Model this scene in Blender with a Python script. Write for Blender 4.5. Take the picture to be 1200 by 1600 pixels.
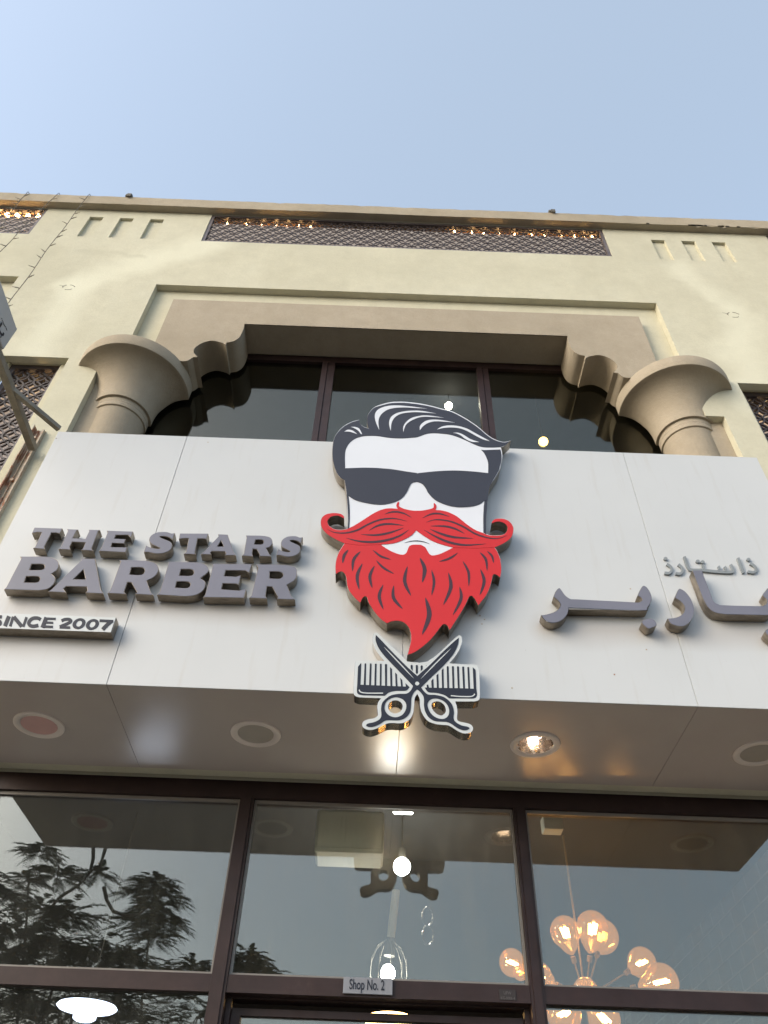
import bpy, bmesh, math, random
from mathutils import Vector, Matrix
from mathutils.geometry import tessellate_polygon
random.seed(7)
for o in list(bpy.data.objects): bpy.data.objects.remove(o)
SC = bpy.context.scene
COL = SC.collection
R = math.radians

# ------------------------------------------------------------------ camera
YAW, PITCH, ROLL, FPX = .0006, .7925, .0368, 1215.0
CAM = Vector((0, 0, 1.6))
_f = Vector((math.sin(YAW)*math.cos(PITCH), math.cos(YAW)*math.cos(PITCH), math.sin(PITCH)))
_r = Vector((math.cos(YAW), -math.sin(YAW), 0)); _u = _r.cross(_f)
AX_R = _r*math.cos(ROLL) + _u*math.sin(ROLL)
AX_U = -_r*math.sin(ROLL) + _u*math.cos(ROLL)
cd = bpy.data.cameras.new('camera'); co = bpy.data.objects.new('camera', cd); COL.objects.link(co)
cd.sensor_fit = 'VERTICAL'; cd.sensor_height = 36; cd.lens = FPX/1600*36
cd.clip_start = .02; cd.clip_end = 3000
m = Matrix((AX_R, AX_U, -_f)).transposed().to_4x4(); m.translation = CAM
co.matrix_world = m
SC.camera = co

# ------------------------------------------------------------------ light
SUN_EL, SUN_AZ = 28, -125
w = bpy.data.worlds.new('World'); SC.world = w; w.use_nodes = True
nt = w.node_tree; bg = nt.nodes['Background']
sky = nt.nodes.new('ShaderNodeTexSky'); sky.sky_type = 'NISHITA'; sky.sun_disc = False
sky.sun_elevation = R(SUN_EL); sky.sun_rotation = R(SUN_AZ); sky.air_density = 1.0; sky.dust_density = 3; sky.ozone_density = 1.0
veil = nt.nodes.new('ShaderNodeMix'); veil.data_type = 'RGBA'; veil.blend_type = 'ADD'; veil.inputs[0].default_value = 1   # thin even high haze over the whole dome
veil.inputs[7].default_value = (1.28, 1.44, 1.48, 1)
nt.links.new(sky.outputs[0], veil.inputs[6]); nt.links.new(veil.outputs[2], bg.inputs[0]); bg.inputs[1].default_value = .12
sl = bpy.data.lights.new('sun', 'SUN'); sl.energy = .78; sl.angle = R(42); sl.color = (1, .96, .88)
so = bpy.data.objects.new('sun', sl); COL.objects.link(so)
d = Vector((math.sin(R(SUN_AZ))*math.cos(R(SUN_EL)), math.cos(R(SUN_AZ))*math.cos(R(SUN_EL)), math.sin(R(SUN_EL))))
so.rotation_euler = d.to_track_quat('Z', 'Y').to_euler(); so.location = (0, -20, 25)
SC.view_settings.view_transform = 'Standard'; SC.view_settings.look = 'None'
SC.view_settings.gamma = 1; SC.view_settings.use_curve_mapping = False
SC.view_settings.exposure = 1.0

# ------------------------------------------------------------------ helpers
def at(x, y, Y):
    """point of the plane Y=const seen at photo pixel x,y: used to take measurements off the photograph"""
    v = _f + AX_R*((x-600)/FPX) - AX_U*((y-800)/FPX)
    return CAM + v*(Y/v.y)
def lin(c):
    return tuple(((v/255)/12.92 if v/255 <= .04045 else ((v/255+.055)/1.055)**2.4) for v in c)
def tag(o, label=None, cat=None, group=None, kind=None):
    if label: o['label'] = label
    if cat: o['category'] = cat
    if group: o['group'] = group
    if kind: o['kind'] = kind
    return o
def empty(name, loc, label, cat, group=None):
    o = bpy.data.objects.new(name, None); COL.objects.link(o); o.location = loc; o.empty_display_size = .1
    return tag(o, label, cat, group)
def obj(name, bm, mat, parent=None, smooth=False):
    """bm in world coordinates; stored relative to the parent's base"""
    me = bpy.data.meshes.new(name)
    off = Vector((0, 0, 0)); p = parent
    while p is not None: off += p.location; p = p.parent
    if parent is None:
        lo = Vector((1e9,)*3); hi = -lo
        for v in bm.verts:
            for i in range(3): lo[i] = min(lo[i], v.co[i]); hi[i] = max(hi[i], v.co[i])
        off = Vector(((lo.x+hi.x)/2, (lo.y+hi.y)/2, lo.z))
    bmesh.ops.translate(bm, verts=bm.verts, vec=-off)
    bm.to_mesh(me); bm.free()
    for mm in (mat if isinstance(mat, (list, tuple)) else [mat]): me.materials.append(mm)
    if smooth:
        for f in me.polygons: f.use_smooth = True
        try: me.set_sharp_from_angle(angle=R(35))
        except Exception: pass
    o = bpy.data.objects.new(name, me); COL.objects.link(o)
    if parent is None: o.location = off
    else: o.parent = parent
    return o
def box(bm, x0, x1, y0, y1, z0, z1, mi=0, bev=0):
    v = [bm.verts.new((x, y, z)) for x in (x0, x1) for y in (y0, y1) for z in (z0, z1)]
    fs = [bm.faces.new([v[i] for i in q]) for q in ((0,1,3,2),(4,6,7,5),(0,4,5,1),(2,3,7,6),(0,2,6,4),(1,5,7,3))]
    for f in fs: f.material_index = mi
    if bev:
        es = {e for f in fs for e in f.edges}
        bmesh.ops.bevel(bm, geom=list(es), offset=bev, segments=1, affect='EDGES', material=mi)
def B(*a, **k):
    bm = bmesh.new(); box(bm, *a, **k); return bm
def tube(bm, pts, r, n=8, r2=None, cap=True, mi=0):
    pts = [Vector(p) for p in pts]; rings = []
    up = Vector((0, 0, 1))
    for i, p in enumerate(pts):
        t = (pts[min(i+1, len(pts)-1)] - pts[max(i-1, 0)]).normalized()
        a = t.cross(up) if abs(t.dot(up)) < .95 else t.cross(Vector((1, 0, 0)))
        a.normalize(); b = t.cross(a)
        rr = r if r2 is None else r + (r2-r)*i/(len(pts)-1)
        if isinstance(r, (list, tuple)): rr = r[i]
        rings.append([bm.verts.new(p + (a*math.cos(2*math.pi*k/n) + b*math.sin(2*math.pi*k/n))*rr) for k in range(n)])
    for A, C in zip(rings, rings[1:]):
        for k in range(n):
            f = bm.faces.new((A[k], A[(k+1) % n], C[(k+1) % n], C[k])); f.material_index = mi
    if cap:
        for q in (rings[0][::-1], rings[-1]):
            f = bm.faces.new(q); f.material_index = mi
def lathe(bm, prof, c, n=48, ymax=None, mi=0, a0=0, a1=2*math.pi):
    full = a1-a0 > 6.28
    rings = []
    m_ = n if full else n+1
    for r, z in prof:
        ring = []
        for k in range(m_):
            a = a0 + (a1-a0)*k/n
            x, y = c[0]+r*math.cos(a), c[1]+r*math.sin(a)
            if ymax is not None: y = min(y, ymax)
            ring.append(bm.verts.new((x, y, c[2]+z)))
        rings.append(ring)
    for A, C in zip(rings, rings[1:]):
        for k in range(n):
            f = bm.faces.new((A[k], A[(k+1) % m_], C[(k+1) % m_], C[k])); f.material_index = mi
def smooth_path(pts, n=5, closed=True):
    """pts: (x,y,corner) -> dense list, Catmull-Rom between smooth points, straight between corners"""
    N = len(pts); out = []
    for i in range(N if closed else N-1):
        p1 = pts[i]; p2 = pts[(i+1) % N]
        p0 = pts[i-1] if (closed or i > 0) else p1
        p3 = pts[(i+2) % N] if (closed or i+2 < N) else p2
        if p1[2] and p2[2]:
            out.append((p1[0], p1[1])); continue
        if p1[2]: p0 = (2*p1[0]-p2[0], 2*p1[1]-p2[1], 0)
        if p2[2]: p3 = (2*p2[0]-p1[0], 2*p2[1]-p1[1], 0)
        for k in range(n):
            t = k/n
            out.append(tuple(.5*((2*p1[j]) + (-p0[j]+p2[j])*t + (2*p0[j]-5*p1[j]+4*p2[j]-p3[j])*t*t + (-p0[j]+3*p1[j]-3*p2[j]+p3[j])*t**3) for j in (0, 1)))
    if not closed: out.append((pts[-1][0], pts[-1][1]))
    return out
BLK = {'A1': (510, 620, 8), 'A2': (650, 620, 8), 'A3': (495, 730, 7.5), 'A4': (650, 730, 7.5), 'A5': (515, 860, 8), 'A6': (650, 860, 8),
       'S1': (545, 980, 8.89), 'S2': (645, 980, 8.89), 'L1': (0, 800, 4.8), 'L2': (220, 800, 4.2857),
       'RA': (820, 850, 6.316), 'RB': (1000, 850, 6), 'RC': (800, 780, 3), 'RD': (1030, 860, 7.06), 'E': (0, 950, 6.316), 'P': (0, 0, 1)}
def tr(s):
    """'A1: x,y x,y! ... A2: ...' -> traced points in photo pixels, ! = corner"""
    out = []; b = None
    for tk in s.split():
        if tk.endswith(':'): b = BLK[tk[:-1]]; continue
        c = tk.endswith('!'); x, y = tk.rstrip('!').split(',')
        out.append((b[0]+float(x)/b[2], b[1]+float(y)/b[2], c))
    return out
def to_plane(poly, Y):
    return [(lambda p: (p.x, p.z))(at(x, y, Y)) for x, y in poly]
def area(p):
    return sum(a[0]*b[1]-b[0]*a[1] for a, b in zip(p, p[1:]+p[:1]))/2
def inset(poly, dd):
    s = 1 if area(poly) > 0 else -1; N = len(poly); out = []
    for i in range(N):
        a, p, b = poly[i-1], poly[i], poly[(i+1) % N]
        t1 = Vector((p[0]-a[0], p[1]-a[1])); t2 = Vector((b[0]-p[0], b[1]-p[1]))
        if t1.length < 1e-9 or t2.length < 1e-9: out.append(p); continue
        n1 = Vector((-t1.y, t1.x)).normalized(); n2 = Vector((-t2.y, t2.x)).normalized()
        nn = n1+n2
        if nn.length < .5: nn = n1
        nn.normalize(); k = min(2.0, 1/max(.3, nn.dot(n1)))
        out.append((p[0]+nn.x*dd*s*k, p[1]+nn.y*dd*s*k))
    return out
def slab(bm, outer, holes, y0, y1, mi_front=0, mi_side=0, back=True):
    """outline in x,z extruded from y0 (front) to y1 (back)"""
    loops = [outer]+list(holes)
    flat = [p for l in loops for p in l]
    tris = tessellate_polygon([[Vector((p[0], p[1], 0)) for p in l] for l in loops])
    F = [bm.verts.new((p[0], y0, p[1])) for p in flat]
    Bk = [bm.verts.new((p[0], y1, p[1])) for p in flat]
    for t in tris:
        a, b, c = [flat[i] for i in t]
        ccw = (b[0]-a[0])*(c[1]-a[1])-(c[0]-a[0])*(b[1]-a[1]) > 0
        q = t if ccw else t[::-1]           # normal towards -Y
        try:
            f = bm.faces.new([F[i] for i in q]); f.material_index = mi_front
            if back: f = bm.faces.new([Bk[i] for i in q[::-1]]); f.material_index = mi_side
        except ValueError: pass
    k = 0
    for li, l in enumerate(loops):
        n = len(l); ccw = area(l) > 0
        out = ccw if li == 0 else not ccw
        for i in range(n):
            a, b = k+i, k+(i+1) % n
            q = (F[b], F[a], Bk[a], Bk[b]) if out else (F[a], F[b], Bk[b], Bk[a])
            f = bm.faces.new(q); f.material_index = mi_side
        k += n
def rect(x0, x1, z0, z1): return [(x0, z0), (x1, z0), (x1, z1), (x0, z1)]
def ribbon(pts, wd, taper=True, n=6):
    """lens shaped stroke through pts"""
    c = smooth_path([(p[0], p[1], False) for p in pts], n, closed=False)
    L = []; Rr = []; N = len(c)-1
    for i, p in enumerate(c):
        a = c[max(0, i-1)]; b = c[min(N, i+1)]
        t = Vector((b[0]-a[0], b[1]-a[1])); t.normalize(); nx, ny = -t.y, t.x
        h = wd/2*(math.sin(math.pi*min(.999, max(.02, i/N)))**.8 if taper else 1)
        L.append((p[0]+nx*h, p[1]+ny*h)); Rr.append((p[0]-nx*h, p[1]-ny*h))
    return L+Rr[::-1]
def text_poly(txt, size, x, z, Y, mat, parent, name='lettering', sx=1, depth=.0015, bold=0, align='CENTER', flip=None):
    cu = bpy.data.curves.new('t', 'FONT'); cu.body = txt; cu.size = size; cu.align_x = align; cu.align_y = 'CENTER'
    cu.extrude = depth/2; cu.offset = bold
    t = bpy.data.objects.new('t', cu); COL.objects.link(t)
    dg = bpy.context.evaluated_depsgraph_get(); me = bpy.data.meshes.new_from_object(t.evaluated_get(dg))
    bpy.data.objects.remove(t)
    bm = bmesh.new(); bm.from_mesh(me); bpy.data.meshes.remove(me)
    for v in bm.verts:
        v.co = Vector((x+v.co.x*sx, Y-v.co.z, z+v.co.y))
    return obj(name, bm, mat, parent)

# ------------------------------------------------------------------ materials
class N:
    def __init__(s, name):
        s.m = bpy.data.materials.new(name); s.m.use_nodes = True; s.t = s.m.node_tree
        s.b = s.t.nodes['Principled BSDF']; s.tc = None
    def n(s, typ, **k):
        x = s.t.nodes.new(typ)
        for a, v in k.items():
            if a.startswith('i_'):
                x.inputs[int(a[2:]) if a[2:].isdigit() else a[2:].replace('_', ' ')].default_value = v
            else: setattr(x, a, v)
        return x
    def l(s, a, b): s.t.links.new(a, b)
    def pos(s):
        if not s.tc: s.tc = s.n('ShaderNodeNewGeometry')
        return s.tc.outputs['Position']
    def noise(s, scale, detail=4, rough=.55, stretch=None, dist=0):
        src = s.pos()
        if stretch:
            mp = s.n('ShaderNodeMapping'); mp.inputs['Scale'].default_value = stretch; s.l(src, mp.inputs[0]); src = mp.outputs[0]
        x = s.n('ShaderNodeTexNoise'); x.inputs['Scale'].default_value = scale; x.inputs['Detail'].default_value = detail
        x.inputs['Roughness'].default_value = rough; x.inputs['Distortion'].default_value = dist
        s.l(src, x.inputs['Vector']); return x.outputs[0]
    def ramp(s, src, stops):
        r = s.n('ShaderNodeValToRGB'); e = r.color_ramp.elements
        e[0].position, e[0].color = stops[0][0], (*stops[0][1], 1)
        e[1].position, e[1].color = stops[-1][0], (*stops[-1][1], 1)
        for p, c in stops[1:-1]:
            q = e.new(p); q.color = (*c, 1)
        s.l(src, r.inputs[0]); return r.outputs[0]
    def fr(s, src, a, b, c=0., d_=1.):
        r = s.n('ShaderNodeMapRange'); r.inputs[1].default_value = a; r.inputs[2].default_value = b
        r.inputs[3].default_value = c; r.inputs[4].default_value = d_; s.l(src, r.inputs[0]); return r.outputs[0]
    def mix(s, fac, a, b, mode='MIX'):
        x = s.n('ShaderNodeMix'); x.data_type = 'RGBA'; x.blend_type = mode
        for src, i in ((fac, 0), (a, 6), (b, 7)):
            if isinstance(src, (tuple, list)): x.inputs[i].default_value = (*src, 1) if len(src) == 3 else src
            elif isinstance(src, float) or isinstance(src, int): x.inputs[i].default_value = src
            else: s.l(src, x.inputs[i])
        return x.outputs[2]
    def math(s, op, a, b=None):
        x = s.n('ShaderNodeMath', operation=op)
        for i, v in enumerate((a, b)):
            if v is None: continue
            if isinstance(v, (int, float)): x.inputs[i].default_value = v
            else: s.l(v, x.inputs[i])
        return x.outputs[0]
    def seg(s, a, b, r0, r1, wob=.12):
        """mask 1 near the segment a-b, falling to 0 at distance r1"""
        a = Vector(a); b = Vector(b); ab = b-a
        nz = s.n('ShaderNodeTexNoise'); nz.inputs['Scale'].default_value = 2.2; nz.inputs['Detail'].default_value = 5; s.l(s.pos(), nz.inputs['Vector'])
        sub0 = s.n('ShaderNodeVectorMath', operation='SUBTRACT'); s.l(nz.outputs[1], sub0.inputs[0]); sub0.inputs[1].default_value = (.5, .5, .5)
        sc = s.n('ShaderNodeVectorMath', operation='SCALE'); s.l(sub0.outputs[0], sc.inputs[0]); sc.inputs[3].default_value = wob*4
        ad = s.n('ShaderNodeVectorMath', operation='ADD'); s.l(s.pos(), ad.inputs[0]); s.l(sc.outputs[0], ad.inputs[1])
        su = s.n('ShaderNodeVectorMath', operation='SUBTRACT'); s.l(ad.outputs[0], su.inputs[0]); su.inputs[1].default_value = a
        dt = s.n('ShaderNodeVectorMath', operation='DOT_PRODUCT'); s.l(su.outputs[0], dt.inputs[0]); dt.inputs[1].default_value = ab/ab.length_squared
        cl = s.n('ShaderNodeClamp'); s.l(dt.outputs[1], cl.inputs[0])
        s2 = s.n('ShaderNodeVectorMath', operation='SCALE'); s2.inputs[0].default_value = ab; s.l(cl.outputs[0], s2.inputs[3])
        d_ = s.n('ShaderNodeVectorMath', operation='DISTANCE'); s.l(su.outputs[0], d_.inputs[0]); s.l(s2.outputs[0], d_.inputs[1])
        return s.fr(d_.outputs[1], r0, r1, 1, 0)
    def bump(s, h, st, dist=.01):
        x = s.n('ShaderNodeBump'); x.inputs['Strength'].default_value = st; x.inputs['Distance'].default_value = dist
        s.l(h, x.inputs['Height']); s.l(x.outputs[0], s.b.inputs['Normal'])
    def set(s, col=None, rough=.6, metal=0, spec=None):
        if col is not None:
            if isinstance(col, (tuple, list)): s.b.inputs['Base Color'].default_value = (*col, 1)
            else: s.l(col, s.b.inputs['Base Color'])
        if isinstance(rough, (int, float)): s.b.inputs['Roughness'].default_value = rough
        else: s.l(rough, s.b.inputs['Roughness'])
        s.b.inputs['Metallic'].default_value = metal
        if spec is not None: s.b.inputs['Specular IOR Level'].default_value = spec
        return s
M = {}
def stucco(name, c1, c2, c3, streaks=(), b=.5):
    s = N(name)
    big = s.noise(1.1, 6, .6); fine = s.noise(55, 4, .7); mid = s.noise(9, 5, .65)
    c = s.ramp(big, [(.32, c1), (.52, c2), (.72, c3)])
    c = s.mix(s.fr(mid, .35, .75, 0, .45), c, tuple(v*.86 for v in c1))
    c = s.mix(s.fr(s.noise(2.7, 6, .7, dist=1.2), .5, .72, 0, .35), c, (c3[0]*.93, c3[1]*.95, c3[2]*.98))
    run = s.noise(1.6, 5, .6, stretch=(3.2, 3.2, .5))
    c = s.mix(s.fr(run, .55, .8, 0, .3), c, (c1[0]*.82, c1[1]*.8, c1[2]*.74))
    c = s.mix(s.fr(fine, .3, .75, 0, .28), c, tuple(v*.8 for v in c1))
    for a, bb, r0, r1, k, cc in streaks:
        c = s.mix(s.math('MULTIPLY', s.seg(a, bb, r0, r1), k), c, cc)
    s.set(c, .92, 0, .2)
    c = None
    h = s.math('ADD', s.math('MULTIPLY', s.noise(160, 3, .6), 1), s.math('MULTIPLY', s.noise(38, 4, .6), 1.5))
    s.bump(h, b, .004); return s.m
pale = (.70, .69, .55)
def wp(x, y): return tuple(at(x, y, 3.5))
stk = [(wp(108, 448), wp(330, 378), .06, .26, .6, pale), (wp(105, 455), wp(55, 540), .06, .3, .55, pale),
       (wp(1150, 500), wp(1190, 640), .05, .3, .5, pale), (wp(1060, 420), wp(1140, 480), .05, .2, .4, pale),
       (wp(120, 392), wp(215, 402), .01, .07, .4, (.42, .40, .30)), (wp(20, 390), wp(90, 420), .05, .3, .35, (.46, .44, .33)),
       (wp(600, 423), wp(820, 417), .005, .05, .35, (.46, .44, .33))]
M['cream'] = stucco('cream_stucco', (.50, .478, .365), (.56, .538, .415), (.60, .58, .455), stk, .45)
M['cream_plain'] = stucco('cream_stucco_inset', (.515, .485, .36), (.57, .543, .41), (.60, .57, .44), (), .4)
M['tan'] = stucco('tan_stucco', (.335, .287, .215), (.38, .328, .25), (.42, .363, .28), (), .6)
M['coping'] = stucco('coping_render', (.33, .285, .21), (.40, .345, .26), (.44, .39, .30), (), .5)

s = N('white_composite')
c = s.ramp(s.noise(.9, 5, .6), [(.3, (.47, .49, .50)), (.7, (.51, .53, .54))])
drip = s.noise(5, 5, .6, stretch=(4, 1, .35))
c = s.mix(s.fr(drip, .56, .8, 0, .35), c, (.38, .355, .31))
c = s.mix(s.fr(s.noise(90, 2, .5), .74, .80, 0, .5), c, (.30, .28, .25))
st = []
for a, b2, r1 in (((30, 945), (465, 955), .09), ((0, 1003), (180, 1010), .11), ((855, 985), (1190, 992), .10), ((560, 960), (640, 1005), .07), ((700, 1005), (750, 955), .07)):
    A_ = at(*a, 2.787); B_ = at(*b2, 2.787)
    c = s.mix(s.math('MULTIPLY', s.seg(A_, B_, .0, r1, .03), .38), c, (.31, .25, .20))
s.set(c, s.fr(s.noise(3, 4), .3, .7, .36, .52), 0, .5); s.bump(s.noise(2.0, 2, .4), .12, .02); M['acp'] = s.m
s = N('grey_soffit_composite')
c = s.ramp(s.noise(1.2, 5, .6), [(.3, (.53, .465, .43)), (.7, (.59, .525, .49))])
s.set(c, s.fr(s.noise(1.5, 2), .3, .7, .19, .25), .15, .5); s.bump(s.noise(2, 1, .3), .03, .02); M['soffit'] = s.m
s = N('letter_face_grey'); s.set(s.ramp(s.noise(4, 4), [(.3, lin((102, 104, 116))), (.7, lin((113, 114, 127)))]), .45, 0, .4); M['lface'] = s.m
s = N('steel_return')
c = s.ramp(s.noise(14, 5, .7, stretch=(1, 3, 1)), [(.3, lin((112, 102, 90))), (.6, lin((150, 141, 128))), (.8, lin((120, 95, 80)))])
s.set(c, .38, .8); s.bump(s.noise(30, 3), .15, .003); M['return'] = s.m
s = N('polished_steel'); s.set(s.ramp(s.noise(20, 4), [(.3, (.52, .47, .42)), (.7, (.66, .60, .54))]), .12, 1); s.bump(s.noise(26, 2), .25, .004); M['polish'] = s.m
def flat(name, c, rough=.4, var=.08, spec=.4, bump=0):
    s = N(name); s.set(s.ramp(s.noise(6, 4, .6), [(.3, tuple(v*(1-var) for v in c)), (.7, tuple(min(1, v*(1+var)) for v in c))]), rough, 0, spec)
    if bump: s.bump(s.noise(60, 3), bump, .003)
    return s.m
M['white_vinyl'] = flat('white_acrylic', (.62, .65, .70), .3, .02)
M['black_vinyl'] = flat('blue_black_vinyl', lin((46, 49, 60)), .5, .04, .35)
M['ink'] = flat('blue_black_ink', lin((30, 35, 48)), .5, .05, .3)
M['red'] = flat('red_vinyl', lin((188, 36, 38)), .4, .04, .35)
M['plum'] = flat('plum_ink', lin((62, 42, 52)), .45, .05, .3)
M['greywhite'] = flat('pale_grey_acrylic', (.50, .53, .535), .35, .04)
s = N('bronze_frame'); c = s.ramp(s.noise(7, 5, .7), [(.3, (.020, .010, .0095)), (.65, (.034, .018, .017)), (.85, (.060, .038, .034))])
s.set(c, s.fr(s.noise(12, 4), .3, .7, .38, .55), .05, .35); M['bronze'] = s.m
s = N('lattice_paint'); s.set(s.ramp(s.noise(9, 4), [(.3, (.030, .020, .018)), (.7, (.060, .042, .037))]), .5); M['lattice'] = s.m
s = N('lattice_frame_paint'); s.set(s.ramp(s.noise(9, 4), [(.3, (.085, .07, .072)), (.7, (.125, .105, .105))]), .45); M['lframe'] = s.m
s = N('rusty_steel')
c = s.ramp(s.noise(9, 6, .75, stretch=(3, 3, .6)), [(.35, (.30, .26, .20)), (.5, (.40, .34, .26)), (.58, (.26, .11, .055)), (.75, (.13, .055, .03))])
s.set(c, .75, .1); s.bump(s.noise(50, 4), .5, .004); M['rust'] = s.m
s = N('galvanised_bar'); c = s.ramp(s.noise(11, 5, .7), [(.3, (.17, .15, .12)), (.6, (.27, .24, .19)), (.8, (.20, .12, .07))])
s.set(c, .6, .25); M['bar'] = s.m
M['signgrey'] = flat('blade_sign_grey', (.44, .45, .46), .35, .04)
M['cable'] = flat('dark_cable', (.10, .09, .07), .7)
M['bulb_cap'] = flat('clear_dusty_bulb', (.20, .18, .14), .4)
M['ac'] = flat('aged_white_plastic', (.72, .70, .58), .5)
M['plaque'] = flat('brushed_plaque', (.23, .24, .27), .35, .12)
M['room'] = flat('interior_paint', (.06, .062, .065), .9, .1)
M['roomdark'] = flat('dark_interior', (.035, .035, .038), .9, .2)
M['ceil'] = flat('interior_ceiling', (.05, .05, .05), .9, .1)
M['pavement'] = flat('paving', (.14, .13, .12), .9, .15, .2, .3)
M['asphalt'] = flat('asphalt', (.05, .05, .052), .9, .2, .2, .5)
M['sand'] = flat('sandy_ground', (.16, .14, .11), .95, .12, .1)
M['kerb'] = flat('kerb_stone', (.33, .32, .30), .85)
M['bark'] = flat('bark', (.10, .08, .06), .95, .3)
s = N('leaf'); s.set(s.ramp(s.noise(3, 3), [(.3, (.035, .06, .022)), (.7, (.07, .11, .035))]), .6); M['leaf'] = s.m
M['ring'] = flat('downlight_trim', (.72, .64, .59), .35)
M['lens'] = flat('frosted_lens', (.38, .34, .30), .5)
M['lens_pink'] = flat('frosted_lens_pink', (.60, .37, .35), .5)
s = N('chrome_reflector'); s.set((.85, .78, .72), .16, 1); s.bump(s.noise(16, 3), .5, .01); M['chrome'] = s.m
def emit(name, c, st):
    s = N(name); s.b.inputs['Base Color'].default_value = (0, 0, 0, 1); s.b.inputs['Emission Color'].default_value = (*c, 1)
    s.b.inputs['Emission Strength'].default_value = st; return s.m
M['e_white'] = emit('lit_white', (1, .95, .88), 36); M['e_cool'] = emit('lit_cool', (.74, .80, 1), 3.2); M['e_rope'] = emit('lit_rope', (1, .60, .24), 30); M['e_spot'] = emit('lit_spot', (1, .96, .88), 16)
M['e_warm'] = emit('lit_warm', (1, .62, .25), 14); M['e_fil'] = emit('lit_filament', (1, .60, .24), 34)
M['e_amber'] = emit('lit_amber', (1, .60, .22), 9); M['e_up1'] = emit('upstairs_white', (1, .95, .8), 60); M['e_up2'] = emit('upstairs_warm', (1, .66, .14), 9)
def glass(name, tint, k, dirt=.02, rough=.0, ghost=(.5, .5, .5), gcol=(.93, .97, 1)):
    s = N(name); t = s.t; t.nodes.remove(s.b)
    fz = s.n('ShaderNodeFresnel'); fz.inputs[0].default_value = 1.52
    gl = s.n('ShaderNodeBsdfGlossy'); gl.inputs['Roughness'].default_value = rough; gl.inputs['Color'].default_value = (*gcol, 1)
    tp = s.n('ShaderNodeBsdfTransparent'); tp.inputs[0].default_value = (*tint, 1)
    df = s.n('ShaderNodeBsdfDiffuse'); df.inputs[0].default_value = (*ghost, 1)
    bm_ = s.n('ShaderNodeBump'); bm_.inputs['Strength'].default_value = .03; bm_.inputs['Distance'].default_value = .02
    s.l(s.noise(1.3, 2, .4), bm_.inputs['Height']); s.l(bm_.outputs[0], gl.inputs['Normal'])
    m1 = s.n('ShaderNodeMixShader'); mu = s.math('MULTIPLY', fz.outputs[0], k)
    s.l(s.math('MINIMUM', mu, 1.0), m1.inputs[0]); s.l(tp.outputs[0], m1.inputs[1]); s.l(gl.outputs[0], m1.inputs[2])
    m2 = s.n('ShaderNodeMixShader')
    dn = s.math('ADD', s.math('ADD', s.fr(s.noise(3, 6, .7, stretch=(5, 1, .9)), .45, .85, dirt*.5, dirt*1.9), s.fr(s.noise(70, 3, .6), .64, .8, 0, dirt)), s.fr(s.noise(9, 3, .6, stretch=(6, 1, .35), dist=.6), .64, .80, 0, dirt*1.6))
    s.l(dn, m2.inputs[0]); s.l(m1.outputs[0], m2.inputs[1]); s.l(df.outputs[0], m2.inputs[2])
    tr_ = s.n('ShaderNodeBsdfTranslucent'); tr_.inputs[0].default_value = (*ghost, 1); dm = s.n('ShaderNodeMixShader'); dm.inputs[0].default_value = .6
    s.l(df.outputs[0], dm.inputs[1]); s.l(tr_.outputs[0], dm.inputs[2]); s.l(dm.outputs[0], m2.inputs[2])
    s.l(m2.outputs[0], t.nodes['Material Output'].inputs[0]); return s.m
M['glass'] = glass('shop_glass', (.84, .88, .88), 2.45, .05, 0, (.62, .62, .56), (.98, .97, .88))
M['glass_up'] = glass('upper_glass', (.70, .72, .70), .30, .010, 0, (.35, .34, .30), (.95, .90, .80))
s = N('amber_globe'); t = s.t; t.nodes.remove(s.b)
fz = s.n('ShaderNodeLayerWeight'); fz.inputs[0].default_value = .35
tp = s.n('ShaderNodeBsdfTransparent'); tp.inputs[0].default_value = (1, .74, .42, 1)
gl = s.n('ShaderNodeBsdfGlossy'); gl.inputs['Roughness'].default_value = .08; gl.inputs['Color'].default_value = (1, .82, .6, 1)
em = s.n('ShaderNodeEmission'); em.inputs[0].default_value = (1, .46, .16, 1); em.inputs[1].default_value = .9
mx = s.n('ShaderNodeMixShader'); s.l(fz.outputs[1], mx.inputs[0]); s.l(tp.outputs[0], mx.inputs[1]); s.l(gl.outputs[0], mx.inputs[2])
ad = s.n('ShaderNodeMixShader'); ad.inputs[0].default_value = .22; s.l(mx.outputs[0], ad.inputs[1]); s.l(em.outputs[0], ad.inputs[2])
s.l(ad.outputs[0], t.nodes['Material Output'].inputs[0]); M['globe'] = s.m

# ------------------------------------------------------------------ the setting
XC = .13
YW = 3.5                                    # facade plane
def struct(name, bm, mat): return tag(obj(name, bm, mat), kind='structure')
struct('ground', B(-900, 900, -900, 900, -.5, -.16), M['sand'])
bm = bmesh.new(); box(bm, -300, 300, -13, -5, -.158, -.154); struct('road', bm, M['asphalt'])
struct('pavement', B(-300, 300, -4.85, 3.6, -.15, 0), M['pavement'])
struct('kerb', B(-300, 300, -5, -4.852, -.154, .004, bev=.01), M['kerb'])

bld = empty('shop_building', (XC, 3.6, 0), 'cream stucco two-storey shop building with scalloped arch window and lattice screens above the white fascia', 'building')
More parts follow.
